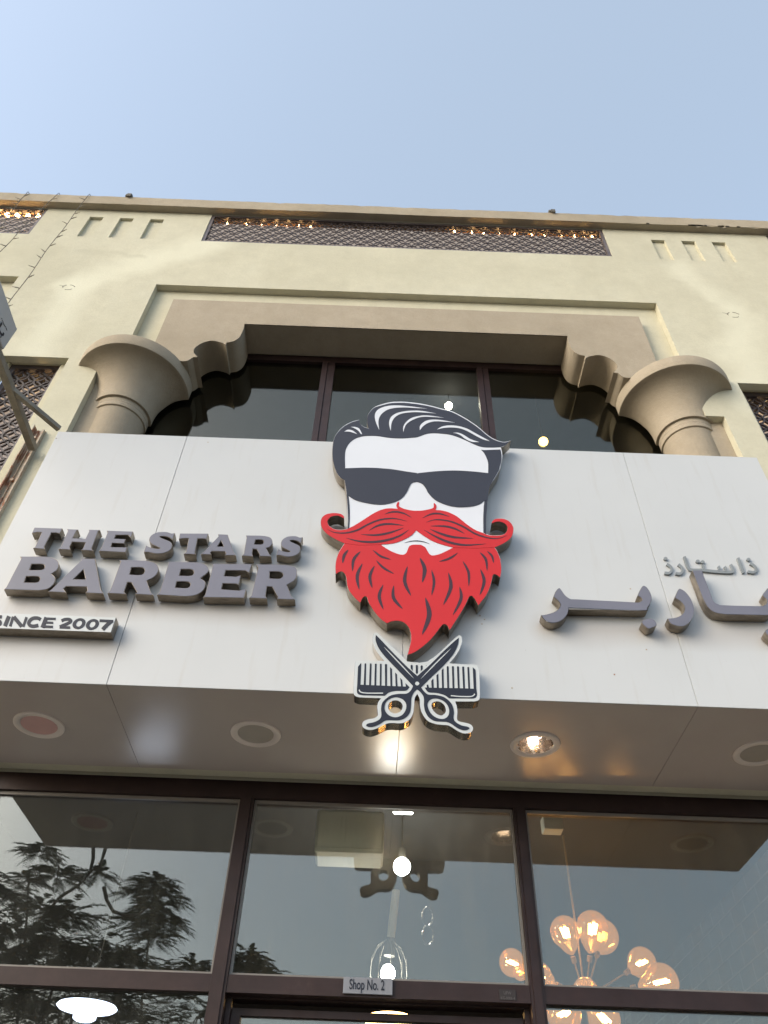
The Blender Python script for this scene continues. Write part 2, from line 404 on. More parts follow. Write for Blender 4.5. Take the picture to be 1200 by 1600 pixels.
# main wall skin
RL, RR = XC-2.385, XC+2.385
IL, IR = XC-2.245, XC+2.245
ins = [(RL, 4.4), (RR, 4.4), (RR, 6.30), (IR, 6.30), (IR, 7.95), (IL, 7.95), (IL, 6.62), (RL, 6.62)]
g_mid = rect(XC-2.014, XC+2.014, 8.83, 9.425)
gw = 3.57-2.014
g_left = rect(-6.9, -3.572, 8.84, 9.425); g_right = rect(3.83, 7.2, 8.82, 9.425)
nich = []
for sgn in (-1, 1):
    for k in range(3):
        a = 2.475+k*.308
        x0, x1 = sorted((XC+sgn*a, XC+sgn*(a+.138)))
        if sgn < 0: x0 -= 0; 
        nich.append(rect(x0, x1, 8.83, 9.27) if sgn < 0 else rect(x0, x1, 8.80, 9.225))
low_l = rect(-3.03, -2.52, 4.2, 6.745); low_r = rect(2.745, 3.26, 4.2, 6.745)
up_l = rect(-5.2, -3.367, 7.1, 8.0); up_r = rect(3.64, 5.5, 7.1, 8.0)
bm = bmesh.new()
outer = [(-8, -.1), (-2.0, -.1), (-2.0, 3.358), (2.2, 3.358), (2.2, -.1), (9, -.1), (9, 9.429), (-8, 9.429)]
slab(bm, outer, [ins, g_mid, g_left, g_right, low_l, low_r, up_l, up_r]+nich, YW, YW+.065)
obj('wall', bm, M['cream'], bld)
# second skin, behind the first: closes the recesses
bm = bmesh.new()
outer2 = [(-8, 3.46), (9, 3.46), (9, 9.429), (-8, 9.429)]
win_o = [(XC-2.13, 4.9), (XC+2.13, 4.9), (XC+2.13, 6.70), (XC+1.95, 6.70), (XC+1.95, 7.5), (XC-1.95, 7.5), (XC-1.95, 6.70), (XC-2.13, 6.70)]
slab(bm, outer2, [win_o, g_mid, g_left, g_right, rect(-3.005, -2.60, 4.3, 6.765-.0), rect(2.80, 3.20, 4.3, 6.765)], YW+.066, YW+.095)
obj('wall_recess', bm, M['cream_plain'], bld)
bm = bmesh.new(); box(bm, -8, 9, YW+.10, YW+.2, 3.3585, 3.459); obj('lintel', bm, M['cream_plain'], bld)
for a_, b_, c_ in ((XC-2.3845, XC-2.1, 6.615), (XC+2.1, XC+2.3845, 6.295)):
    obj('column_backing', B(a_, b_, YW+.060, YW+.0655, 4.41, c_), M['tan'], bld)
bm = bmesh.new()
for n_ in nich:
    xa, xb = min(q[0] for q in n_), max(q[0] for q in n_); za, zb_ = min(q[1] for q in n_), max(q[1] for q in n_)
    obj('slot_back', B(xa+.0005, xb-.0005, YW+.030, YW+.064, za+.0005, zb_-.0005), M['cream'], bld)
# low grille returns: small step
# cornice / coping, chipped underside edge
bm = bmesh.new()
nseg = 260; x0, x1 = -8, 9
prof = []
for i in range(nseg+1):
    x = x0+(x1-x0)*i/nseg
    j = .004*math.sin(x*3.1)+random.uniform(-.003, .003)
    chip = .0
    if 3.0 < x < 3.75 and random.random() < .35: chip = random.uniform(.01, .03)
    if random.random() < .02: chip = random.uniform(.004, .012)
    tj = random.uniform(-.004, .004) - (.012 if random.random() < .03 else 0)
    prof.append([bm.verts.new(p) for p in ((x, 3.47, 9.43), (x, 3.426+j*.3+chip*.8, 9.43+chip*.15), (x, 3.426+j*.3, 9.44+chip), (x, 3.424+j*.3, 9.60+tj), (x, 3.43, 9.607+tj), (x, 3.585, 9.60), (x, 3.585, 9.43))])
for A, C in zip(prof, prof[1:]):
    for k in range(7):
        bm.faces.new((A[k], A[(k+1) % 7], C[(k+1) % 7], C[k]))
bm.faces.new(prof[0]); bm.faces.new(prof[-1][::-1])
bmesh.ops.recalc_face_normals(bm, faces=bm.faces)
obj('coping', bm, M['coping'], bld)
bm = bmesh.new()
for px_, ln in ((1081, .05), (1087, .09), (1094, .05), (1101, .02), (1123, .03), (1127, .02), (1134, .02), (1152, .03), (1012, .02)):
    p = at(px_, 350, 3.426)
    for k in range(3):
        xx = p.x+random.uniform(-ln, ln)*.6; box(bm, xx-ln*.35, xx+ln*.35, 3.4195, 3.43, 9.428, 9.428+random.uniform(.006, .016))
tag(obj('chipped_edge', bm, M['cable'], bld), kind='stuff')
for px_, py_ in ((205, 304), (862, 334)):
    p = at(px_, py_, 3.44); bm = bmesh.new(); box(bm, p.x-.035, p.x+.035, 3.41, 3.47, 9.608, 9.65, bev=.005); box(bm, p.x-.012, p.x+.03, 3.40, 3.41, 9.58, 9.64)
    obj('cable_clip', bm, M['cable'], bld)
# arch panel
arch_px = [(383.5, 503.5, 1), (382, 513, 0), (376, 526, 0), (367, 533, 0), (355, 535.5, 1), (354, 539, 1), (347, 535.5, 0), (333, 532.5, 0), (320, 535, 0), (309, 541, 0), (304, 547, 0), (304.5, 552, 0), (310, 558, 1), (302.7, 558.5, 1), (297, 562.5, 0), (288, 566.5, 1)]
cv = smooth_path([(a, b, bool(c_)) for a, b, c_ in arch_px], 5, closed=False)
L = [(p.x-XC, p.z) for p in (at(a, b, YW) for a, b in cv)]
L = [(-1.362-(L[0][0]-x)+.0, z) for x, z in L]
L = [(x, 7.34 if i == 0 else z) for i, (x, z) in enumerate(L)]
zc = 6.757
half = [q for q in L if q[1] > zc+.0] + [(L[-1][0], zc)] if L[-1][1] > zc else [q for q in L if q[1] > zc+.002]+[(min(q[0] for q in L), zc)]
outl = [(XC-2.035, zc), (XC-2.035, 7.70), (XC+2.035, 7.70), (XC+2.035, zc)] + [(XC-x, z) for x, z in half[::-1]] + [(XC+x, z) for x, z in half]
bm = bmesh.new(); slab(bm, outl, [], YW-.002, YW+.292)
obj('arch_panel', bm, M['tan'], bld)
# columns
for sg in (-1, 1):
    cx = XC+sg*2.165; c = (cx, 3.72, 0)
    bm = bmesh.new()
    lathe(bm, [(.190, 4.5), (.190, 6.17), (.193, 6.18), (.193, 6.195), (.205, 6.20), (.205, 6.243)], c, 64, 3.79)
    col = obj('column', bm, M['tan'], bld, smooth=True)
    bm = bmesh.new()
    pr = [(.19, 6.243), (.205, 6.243), (.205, 6.285)]
    obj('neck_ring', (lambda b_: (lathe(b_, [(.19, 6.2435), (.206, 6.2435), (.207, 6.286)], c, 64, 3.79), b_)[1])(bmesh.new()), M['tan'], col, smooth=True)
    bm = bmesh.new()
    P = [(.12, 6.2865), (.226, 6.2865), (.2265, 6.30)]
    for k in range(1, 15):
        t = k/14; a = t*math.pi/2
        P.append((.2265+(.436-.2265)*(1-math.cos(a)), 6.30+(.345)*math.sin(a)))
    P += [(.440, 6.648), (.441, 6.652), (.446, 6.755), (.444, 6.762), (0.0, 6.765)]
    lathe(bm, P, c, 96, 3.79); obj('capital', bm, M['tan'], col, smooth=True)
# cracked plaster rings where anchors were filled in
for px_, py_ in ((107, 449), (1146, 492)):
    p = at(px_, py_, YW); bm = bmesh.new()
    for a0 in (0.2, 2.1, 4.3):
        tube(bm, [(p.x+.052*math.cos(a0+t*.22)*(1+.12*math.sin(t*2)), YW-.0005, p.z+.042*math.sin(a0+t*.22)) for t in range(7)], .0022, 5)
    tube(bm, [(p.x-.09, YW, p.z+.03), (p.x-.05, YW, p.z+.02), (p.x-.03, YW, p.z+.035)], .0018, 5)
    tag(obj('plaster_crack', bm, M['cable'], bld), kind='stuff')

# upper window
yu = 3.80
bm = bmesh.new()
WX0, WX1 = XC-2.12, XC+2.12
box(bm, WX0, WX1, yu-.007, yu+.05, 7.255, 7.36); box(bm, WX0, WX1, yu-.007, yu+.05, 4.9, 4.96)
box(bm, WX0, WX0+.07, yu-.005, yu+.05, 4.96, 7.255); box(bm, WX1-.07, WX1, yu-.005, yu+.05, 4.96, 7.255)
uw = obj('upper_window', bm, M['bronze'], bld)
for a, b_ in ((-.572, -.465), (.752, .850)):
    bm = bmesh.new(); box(bm, a, a+.045, yu-.012, yu+.05, 4.961, 7.254); box(bm, a+.052, b_, yu-.006, yu+.05, 4.961, 7.254); box(bm, a+.045, a+.052, yu+.004, yu+.05, 4.961, 7.254)
    obj('mullion', bm, M['bronze'], uw)
for a, b_ in ((WX0+.071, -.573), (-.464, .751), (.851, WX1-.071)):
    obj('pane', B(a, b_, yu+.020, yu+.026, 4.961, 7.254), M['glass_up'], uw)
# room upstairs
bm = bmesh.new()
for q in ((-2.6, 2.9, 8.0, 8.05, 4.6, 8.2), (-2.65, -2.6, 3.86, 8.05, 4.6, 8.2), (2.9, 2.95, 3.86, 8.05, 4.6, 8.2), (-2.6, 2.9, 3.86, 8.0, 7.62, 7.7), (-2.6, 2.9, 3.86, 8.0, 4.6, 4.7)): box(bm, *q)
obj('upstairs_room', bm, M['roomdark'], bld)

# ------------------------------------------------------------------ lattice screens
def lattice(x0, x1, z0, z1, Y, period, parent, name, fw=.03, th=.006, hw=.0052):
    bm = bmesh.new()
    for q in ((x0, x1, z0, z0+fw), (x0, x1, z1-fw, z1), (x0, x0+fw, z0+fw, z1-fw), (x1-fw, x1, z0+fw, z1-fw)):
        box(bm, q[0], q[1], Y-.012, Y+.025, q[2], q[3])
    fr_ = obj(name, bm, M['lframe'], parent)
    s_ = period/math.sqrt(2); r = s_/math.sqrt(2); bm = bmesh.new()
    X0, X1, Z0, Z1 = x0+fw, x1-fw, z0+fw, z1-fw
    ni = int((x1-x0)/period)+2; nj = int((z1-z0)/(period/2))+2; seg = 20
    for j in range(-1, nj):
        for i in range(-1, ni):
            cx = X0+(i+.5*(j % 2))*period; cz = Z0+j*period/2
            lay = (j % 2)*.0012+(i % 2)*.0024
            prev = None
            for k in range(seg+1):
                a = 2*math.pi*k/seg; ca, sa = math.cos(a), math.sin(a)
                xm, zm = cx+r*ca, cz+r*sa
                if not (X0-.002 < xm < X1+.002 and Z0-.002 < zm < Z1+.002): prev = None; continue
                q = [bm.verts.new((cx+(r+e)*ca, yy+lay, cz+(r+e)*sa)) for e, yy in ((-hw, Y), (hw, Y), (hw, Y+th), (-hw, Y+th))]
                if prev:
                    for u in range(4): bm.faces.new((prev[u], prev[(u+1) % 4], q[(u+1) % 4], q[u]))
                prev = q
    bmesh.ops.recalc_face_normals(bm, faces=bm.faces)
    tag(obj('lattice', bm, M['lattice'], fr_))
    return fr_
lattice(g_mid[0][0]+.001, g_mid[1][0]-.001, 8.831, 9.424, YW+.02, .127, bld, 'lattice_screen')
lattice(-6.89, -3.573, 8.841, 9.424, YW+.02, .127, bld, 'lattice_screen')
lattice(3.831, 7.19, 8.821, 9.424, YW+.02, .127, bld, 'lattice_screen')
lattice(-3.004, -2.601, 4.302, 6.764, YW+.115, .132, bld, 'lattice_screen', .035, .016, .0065)
lattice(2.801, 3.199, 4.302, 6.764, YW+.115, .132, bld, 'lattice_screen', .035, .016, .0065)
# added sheets behind the screens tint the sky or glow, dark housing above them for the bulbs
s = N('sky_tint_sheet'); t = s.t; t.nodes.remove(s.b)  # added clear sheet, tinted to turn the blue sky behind warm grey
tp = s.n('ShaderNodeBsdfTransparent'); tp.inputs[0].default_value = (1, .83, .68, 1)
df = s.n('ShaderNodeBsdfDiffuse'); df.inputs[0].default_value = (.30, .25, .21, 1)
mx = s.n('ShaderNodeMixShader'); s.l(s.fr(s.noise(6, 4), .3, .7, .03, .10), mx.inputs[0]); s.l(tp.outputs[0], mx.inputs[1]); s.l(df.outputs[0], mx.inputs[2]); s.l(mx.outputs[0], t.nodes['Material Output'].inputs[0]); M['sheet'] = s.m
s = N('glow_sheet'); s.b.inputs['Base Color'].default_value = (.5, .42, .34, 1)  # warm room light painted in as patchy emission; the sheet is no lamp
s.l(s.ramp(s.noise(2.6, 3), [(.35, (.50, .42, .38)), (.55, (.62, .46, .33)), (.68, (1.0, .62, .30))]), s.b.inputs['Emission Color']); s.b.inputs['Emission Strength'].default_value = .30; M['sheet_glow'] = s.m
for a, b_, zz in ((XC-2.012, XC+2.012, 8.831), (-6.88, -3.574, 8.841), (3.832, 7.18, 8.821)):
    obj('sky_tint_sheet', B(a, b_, YW+.058, YW+.060, zz, 9.424), M['sheet'], bld)
for a, b_ in ((-3.0, -2.605), (2.805, 3.195)):
    obj('glow_sheet', B(a, b_, YW+.185, YW+.188, 4.31, 6.62), M['sheet_glow'], bld)
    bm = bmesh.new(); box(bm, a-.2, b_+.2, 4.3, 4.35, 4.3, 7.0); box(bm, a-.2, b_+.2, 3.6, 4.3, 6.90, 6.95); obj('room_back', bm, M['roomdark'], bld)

# ------------------------------------------------------------------ shopfront
YS = 3.6
FX0, FX1 = -1.995, 2.195
bm = bmesh.new()
box(bm, FX0, FX1, YS, YS+.09, 3.272, 3.3575)                 # head
box(bm, FX0, -1.80, YS+.001, YS+.09, 0, 3.271); box(bm, 1.955, FX1, YS+.001, YS+.09, 0, 3.271)
sf = obj('shopfront', bm, M['bronze'], bld)
for a, b_ in ((-.632, -.566), (.670, .728)):
    bm = bmesh.new(); box(bm, a, b_, YS-.004, YS+.09, 0, 3.2715); box(bm, a+.012, b_-.012, YS-.012, YS-.005, 0, 3.2715); obj('mullion', bm, M['bronze'], sf)
for a, b_ in ((-1.80, -.633), (-.565, .669), (.729, 1.955)):
    bm = bmesh.new(); box(bm, a, b_, YS, YS+.088, 2.459, 2.523); obj('transom', bm, M['bronze'], sf)
    bm = bmesh.new()
    for q in ((a, b_, 3.255, 3.2705), (a, b_, 2.5235, 2.534), (a, a+.010, 2.534, 3.255), (b_-.010, b_, 2.534, 3.255)): box(bm, q[0], q[1], YS+.018, YS+.03, q[2], q[3])
    obj('glazing_bead', bm, flat('worn_bead', (.20, .185, .17), .3), sf)
    obj('pane', B(a+.001, b_-.001, YS+.031, YS+.037, 2.524, 3.2705), M['glass'], sf)
for a, b_ in ((-1.80, -.633), (.729, 1.955)):
    obj('pane', B(a+.001, b_-.001, YS+.031, YS+.037, .3, 2.458), M['glass'], sf)
    obj('sill_rail', B(a, b_, YS, YS+.088, 0, .299), M['bronze'], sf)
# door set back in the middle bay
zA = at(580, 1566, YS+.06).z; zB = at(580, 1588, YS+.09).z; zC = at(580, 1594, YS+.09).z
bm = bmesh.new()
box(bm, -.565, .669, YS+.06, YS+.10, zA-.004, zA+.012); box(bm, -.565, -.545, YS+.06, YS+.10, 0, zA-.005); box(bm, .649, .669, YS+.06, YS+.10, 0, zA-.005)
box(bm, -.565, .669, YS+.101, YS+.14, zA-.004, 2.4585)
dr = obj('door', bm, M['bronze'], bld)
bm = bmesh.new()
box(bm, -.544, .648, YS+.09, YS+.135, zC, zB+.012); box(bm, -.544, -.505, YS+.09, YS+.135, 0, zC); box(bm, .61, .648, YS+.09, YS+.135, 0, zC)
obj('leaf_frame', bm, M['bronze'], dr)
obj('pane', B(-.504, .609, YS+.11, YS+.116, .1, zC-.001), M['glass'], dr)
# shop interior
bm = bmesh.new()
box(bm, -2.3, 2.5, 8.5, 8.55, 0, 3.7); box(bm, -2.35, -2.3, 3.75, 8.5, 0, 3.7); box(bm, -2.3, 2.5, 3.75, 8.5, -.02, .01)
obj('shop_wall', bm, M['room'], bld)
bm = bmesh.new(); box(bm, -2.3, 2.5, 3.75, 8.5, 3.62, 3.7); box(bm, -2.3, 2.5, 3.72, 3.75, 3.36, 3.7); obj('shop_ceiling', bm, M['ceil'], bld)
s = N('interior_brick'); br = s.n('ShaderNodeTexBrick'); mp = s.n('ShaderNodeMapping'); mp.inputs['Rotation'].default_value = (0, R(90), R(90))
xyz = s.n('ShaderNodeSeparateXYZ'); cb = s.n('ShaderNodeCombineXYZ'); s.l(s.pos(), xyz.inputs[0]); s.l(xyz.outputs[1], cb.inputs[0]); s.l(xyz.outputs[2], cb.inputs[1]); s.l(cb.outputs[0], br.inputs[0])
br.inputs['Scale'].default_value = 2.2; br.inputs['Color1'].default_value = (.10, .10, .10, 1); br.inputs['Color2'].default_value = (.14, .135, .13, 1); br.inputs['Mortar'].default_value = (.24, .23, .21, 1); br.inputs['Mortar Size'].default_value = .012
s.set(br.outputs[0], .8); M['brickin'] = s.m
obj('brick_side_wall', B(2.45, 2.5, 3.75, 8.5, 0, 3.62), M['brickin'], bld)

# ------------------------------------------------------------------ fascia box
YF = 2.787; FZ0, FZ1 = 3.354, 4.972
fas = empty('sign_fascia', (XC, 3.1, FZ0), 'big white composite fascia board over the shopfront carrying all the lettering', 'fascia')
xs = [-1.838, -1.116, .105, 1.327, 2.078]
g = .0011
for k in range(4):
    a, b_ = xs[k]+(g if k else 0), xs[k+1]-(g if k < 3 else 0)
    bm = bmesh.new(); box(bm, a, b_, YF, YF+.004, FZ0+.0005, FZ1, bev=.0008); obj('front_panel', bm, M['acp'], fas)
    bm = bmesh.new(); box(bm, a, b_, YF+.0045, YW-.002, FZ0, FZ0+.004); obj('soffit_panel', bm, M['soffit'], fas)
for a in (xs[0], xs[-1]-.004):
    obj('end_panel', B(a, a+.004, YF+.0045, YW-.002, FZ0+.0045, FZ1-.0005), M['acp'], fas)
obj('top_panel', B(xs[0], xs[-1], YF+.0045, YW-.002, FZ1-.02, FZ1-.016), M['bar'], fas)
obj('backing_board', B(xs[0]+.005, xs[-1]-.005, YF+.006, YF+.03, FZ0+.006, FZ1-.001), M['acp'], fas)
# pinhole screws / blemishes
bm = bmesh.new()
for px_, py_ in ((325, 691), (88, 685), (960, 1054), (800, 1075), (985, 920), (1010, 1015), (750, 962), (757, 968), (753, 975)):
    p = at(px_, py_, YF); lathe(bm, [(0, 0), (.004, 0)], (0, 0, 0), 8) if False else box(bm, p.x-.003, p.x+.003, YF-.001, YF, p.z-.003, p.z+.003)
tag(obj('screw_mark', bm, M['rust'], fas), kind='stuff')
# downlights
def downlight(x, y, label, kind):
    t = empty('downlight', (x, y, FZ0), label, 'ceiling light', 'round downlights in the soffit')
    bm = bmesh.new(); r0 = .112
    lathe(bm, [(r0, -.0005), (r0-.002, -.006), (r0-.012, -.009), (.084, -.006), (.080, -.002), (.080, .004)], (x, y, FZ0), 48)
    obj('trim_ring', bm, M['ring'], t, smooth=True)
    bm = bmesh.new()
    if kind == 'open':
        lathe(bm, [(.0798, -.001), (.078, .0), (.070, .04), (.055, .09), (.030, .125), (0.0, .135)], (x, y, FZ0), 48)
        obj('reflector', bm, M['chrome'], t, smooth=True)
        bm = bmesh.new()
        for a in (0.2, 1.0, 2.9, 3.3, 4.8, 5.4):
            px2, py2 = x+.077*math.cos(a), y+.077*math.sin(a)
            box(bm, px2-.008, px2+.007, py2-.006, py2+.008, FZ0-.004, FZ0-.001)
        tag(obj('broken_lens_edge', bm, M['ring'], t), kind='stuff')
        bm = bmesh.new(); lathe(bm, [(.0, .03), (.022, .035), (.028, .055), (.016, .09), (0, .10)], (x+.01, y-.005, FZ0), 20)
        obj('lamp', bm, emit('weak_lamp', (1, .72, .5), 3.2), t, smooth=True)
    else:
        lathe(bm, [(0.0, -.003), (.05, -.0035), (.0795, -.003)], (x, y, FZ0), 48)
        obj('lens', bm, M['lens_pink'] if kind == 'pink' else M['lens'], t, smooth=True)
# cut nothing: trims sit under the panel; the open one gets a real hole below
downlight(-1.491, 3.133, 'pinkish round downlight at the left end of the soffit, below the words SINCE 2007', 'pink')
downlight(-.531, 3.141, 'unlit round downlight in the soffit, left of the scissors sign', 'plain')
downlight(.712, 3.146, 'open chrome downlight glowing warm, its lens missing, right of the scissors sign', 'open')
downlight(1.707, 3.146, 'unlit round downlight at the right edge of the soffit', 'plain')
# real hole in the soffit panel under the open reflector
for o in [o for o in bpy.data.objects if o.name.startswith('soffit_panel')]:
    vs = [v.co+Vector((XC, 3.1, FZ0)) for v in o.data.vertices]
    if min(v.x for v in vs) < .712 < max(v.x for v in vs):
        x0_, x1_ = min(v.x for v in vs), max(v.x for v in vs)
        circ = [(.712+.0815*math.cos(2*math.pi*k/40), 3.146+.0815*math.sin(2*math.pi*k/40)) for k in range(40)]
        bm = bmesh.new(); slab(bm, rect(x0_, x1_, YF+.0045, YW-.002), [circ], 0, .004)
        for v in bm.verts: v.co = Vector((v.co.x-XC, v.co.z-3.1, v.co.y))
        bmesh.ops.recalc_face_normals(bm, faces=bm.faces)
        bm.to_mesh(o.data); bm.free()

# ------------------------------------------------------------------ channel letters
YL = YF-.055
def letter(name, label, outs, holes=(), Y=YL, back=YF-.006, cat='sign letter', group=None, smoothn=4, face=None, ret=None):
    o2 = to_plane(smooth_path(tr(outs), smoothn), Y); hs = [to_plane(smooth_path(tr(h), smoothn), Y) for h in holes]
    cx = sum(p[0] for p in o2)/len(o2); zz = min(p[1] for p in o2)
    t = empty(name, (cx, YF, zz), label, cat, group)
    bm = bmesh.new(); slab(bm, o2, hs, Y+.002, back); obj('return', bm, ret or M['return'], t)
    bm = bmesh.new(); slab(bm, inset(o2, .002), [inset(h, -.002) for h in hs], Y, Y+.0021); obj('face', bm, face or M['lface'], t)
    return t
def C(s): # all corners
    return ' '.join(tk if tk.endswith(':') else tk+'!' for tk in s.split())
GE = 'grey channel letters of the English shop name'
gl_ = dict(group=GE)
letter('letter_t', 'small grey channel letter T, first letter of THE', C('L1: 258,115 468,122 447,162 425,155 385,155 332,260 335,278 247,270 262,262 312,152 280,150 238,158'), **gl_)
letter('letter_h', 'small grey channel letter H, middle letter of THE', C('L1: 502,126 585,130 572,142 545,195 640,200 668,143 665,131 750,133 735,145 687,275 700,290 607,285 622,272 640,228 540,223 523,262 528,283 437,278 455,262 508,142'), **gl_)
letter('letter_e', 'small grey channel letter E ending the word THE', C('L1: 800,138 998,145 980,192 960,172 868,172 857,198 942,202 930,236 840,232 832,262 955,264 940,302 740,292 754,280 808,150'), **gl_)
S1s = '228,138! 205,142 170,132 110,135 70,155 55,185 70,212 110,232 128,241 110,245 70,238 45,228 35,222! 20,268! 50,268 100,278 150,275 195,255 210,225 200,200 160,182 132,170 130,163 160,162 190,170 212,185!'
letter('letter_s', 'small grey channel letter S, first letter of STARS', 'L2: '+S1s, **gl_)
letter('letter_t', 'small grey channel letter T, second letter of STARS', C('L2: 262,142 452,143 440,182 425,178 380,178 362,270 368,283 287,280 303,268 320,176 290,175 255,180'), **gl_)
letter('letter_a', 'small grey channel letter A in the middle of STARS', C('L2: 517,147 582,150 625,275 637,290 562,290 570,278 562,264 475,262 465,272 472,285 402,282 420,270 520,162'), [C('L2: 537,190 555,230 512,230')], **gl_)
letter('letter_r', 'small grey channel letter R, fourth letter of STARS', 'L2: 705,155! 820,158 870,172 882,205 865,232 840,241! 860,280! 873,297! 792,295! 797,285! 775,248! 750,246! 745,280! 752,297! 676,292! 690,280! 708,170!', ['L2: 768,185! 812,186 822,200 810,215 760,215!'], **gl_)
S2s = ' '.join((lambda x, y, c_: '%.1f,%.1f%s' % (908+(x-20)*.85, (y-132)*.95+160, c_))(float(k.rstrip('!').split(',')[0]), float(k.rstrip('!').split(',')[1]), '!' if k.endswith('!') else '') for k in S1s.split())
letter('letter_s', 'small grey channel letter S, last letter of STARS', 'L2: '+S2s, **gl_)
letter('letter_b', 'large grey channel letter B, first letter of BARBER', 'L1: 148,332! 340,334 415,352 440,385 430,430 385,463! 412,490 405,535 360,575 290,588! 28,580! 45,565! 160,345!', ['L1: 235,390! 318,391 335,410 315,432 220,434!', 'L1: 195,482! 283,483 298,505 275,527 180,527!'], **gl_)
letter('letter_a', 'large grey channel letter A, second letter of BARBER', C('L1: 607,348 712,350 755,580 775,612 640,605 655,590 650,560 495,557 475,575 495,603 358,596 385,580 608,362'), [C('L1: 625,430 642,505 550,503')], **gl_)
letter('letter_r', 'large grey channel letter R in the middle of BARBER', 'L1: 893,357! 1090,364 1168,385 1190,430 1160,482 1100,515! 1130,600! 1150,622! 1012,615! 1028,602! 985,528! 955,525! 930,600! 945,615! 805,608! 825,590! 905,372!', ['L1: 985,415! 1065,416 1085,440 1060,470 970,468!'], **gl_)
letter('letter_b', 'large grey channel letter B, fourth letter of BARBER', 'L2: 185,332! 380,337 440,357 455,395 400,443! 432,470 420,520 370,555 300,565! 108,553! 125,540! 183,350!', ['L2: 268,382! 338,384 355,405 335,425 257,425!', 'L2: 240,465! 315,467 332,487 310,507 230,505!'], **gl_)
letter('letter_e', 'large grey channel letter E, fifth letter of BARBER', C('L2: 480,345 745,348 725,408 700,392 568,390 558,428 640,432 670,422 655,488 640,480 548,478 540,516 660,525 706,516 690,575 415,570 430,555 482,362'), **gl_)
letter('letter_r', 'large grey channel letter R ending the word BARBER', 'L2: 772,350! 950,352 1032,368 1046,410 1030,455 978,488! 1010,565! 1033,586! 910,582! 918,570! 880,500! 845,498! 835,560! 845,580! 725,574! 740,560! 785,372!', ['L2: 863,398! 930,400 953,421 930,445 862,443!'], **gl_)
GA = 'large grey Arabic channel letters'
letter('arabic_letter', 'large grey Arabic letters beh and reh joined, left end of the Arabic name', 'RA: 338,432 305,465 282,518! 325,555 350,592 340,628 300,665 230,690 160,702! 200,752 260,778 330,770 385,738 425,685 435,630! RC: 600,522 636,508 655,470 650,440 633,413 615,405 600,425 588,452! 606,462 610,474 595,483! 300,468 RA: 455,542 400,505 360,450', group=GA)
letter('arabic_dot', 'grey square dot under the joined Arabic letters, left of the separate reh', 'RB: 30,712 85,697 132,708 158,757 120,782 78,793 42,765 18,736', group='dots of the large Arabic letters')
letter('arabic_letter', 'large grey Arabic reh standing alone in the middle of the Arabic name', 'RB: 368,418 348,445 328,502! 395,550 420,600 400,655 335,688 258,697! 290,745 350,768 410,770 468,732 505,660 505,585 470,500 425,445 390,422', group=GA)
letter('arabic_letter', 'large grey Arabic beh and alef joined, running out of the right edge', 'RB: 490,245! 583,245! 612,330 668,475 695,540 750,570! 900,576! 1150,580! 1185,560 1188,520 1150,480 1175,440 1205,410 1245,440 1285,520 1280,610 1235,655 1200,668! 800,660! 700,640 635,590 590,510!', group=GA)
letter('arabic_dot', 'grey dot under the Arabic beh at the right edge', 'RB: 1185,800 1240,785 1290,798 1315,845 1275,872 1235,882 1198,855 1175,825', group='dots of the large Arabic letters')
# thin Arabic line
def thin(name, label, strokes, dots=()):
    Y = YF-.010; t = None
    for pts, wd in strokes:
        P_ = [(BLK['RD'][0]+x/7.06, BLK['RD'][1]+y/7.06) for x, y in pts]
        poly = to_plane(ribbon(P_, wd/7.06, taper=False), Y)
        if t is None: t = empty(name, (sum(p[0] for p in poly)/len(poly), YF, min(p[1] for p in poly)), label, 'sign letter', 'thin grey Arabic letters of the upper line')
        k_ = len(t.children)*.0004
        bm = bmesh.new(); slab(bm, poly, [], Y-k_, YF-.001+k_*0, back=False); obj('stroke', bm, M['thin'], t)
    for x, y in dots:
        poly = to_plane(smooth_path(tr('RD: %f,%f %f,%f %f,%f %f,%f' % (x-22, y-2, x+4, y-17, x+24, y+3, x-2, y+18))), Y)
        bm = bmesh.new(); slab(bm, poly, [], Y, YF-.001, back=False); obj('dot', bm, M['thin'], t)
M['thin'] = flat('thin_letter_grey', lin((128, 134, 137)), .4)
thin('thin_arabic_letter', 'thin grey Arabic zayn with its dot, left end of the upper line', [([(84, 148), (128, 178), (138, 215), (112, 248), (60, 245)], 27)], [(70, 87)])
thin('thin_arabic_letter', 'thin grey Arabic reh beside the zayn, no dot', [([(212, 152), (250, 185), (258, 225), (232, 255), (183, 250)], 27)])
thin('thin_arabic_letter', 'thin grey joined Arabic seen, teh and alef in the middle of the upper line', [([(278, 65), (300, 130), (322, 185), (355, 212), (480, 216), (640, 232), (800, 235), (812, 200), (790, 152)], 29), ([(478, 155), (490, 185), (492, 214)], 26), ([(655, 172), (665, 200), (655, 228)], 26), ([(722, 178), (738, 205), (730, 232)], 26)], [(425, 117), (478, 124)])
thin('thin_arabic_letter', 'thin grey straight Arabic alef between the seen and the thal', [([(870, 80), (900, 160), (932, 245)], 31)])
thin('thin_arabic_letter', 'thin grey Arabic thal with its dot, right end of the upper line', [([(1005, 140), (1052, 170), (1072, 208), (1045, 238), (978, 232)], 27)], [(985, 97)])

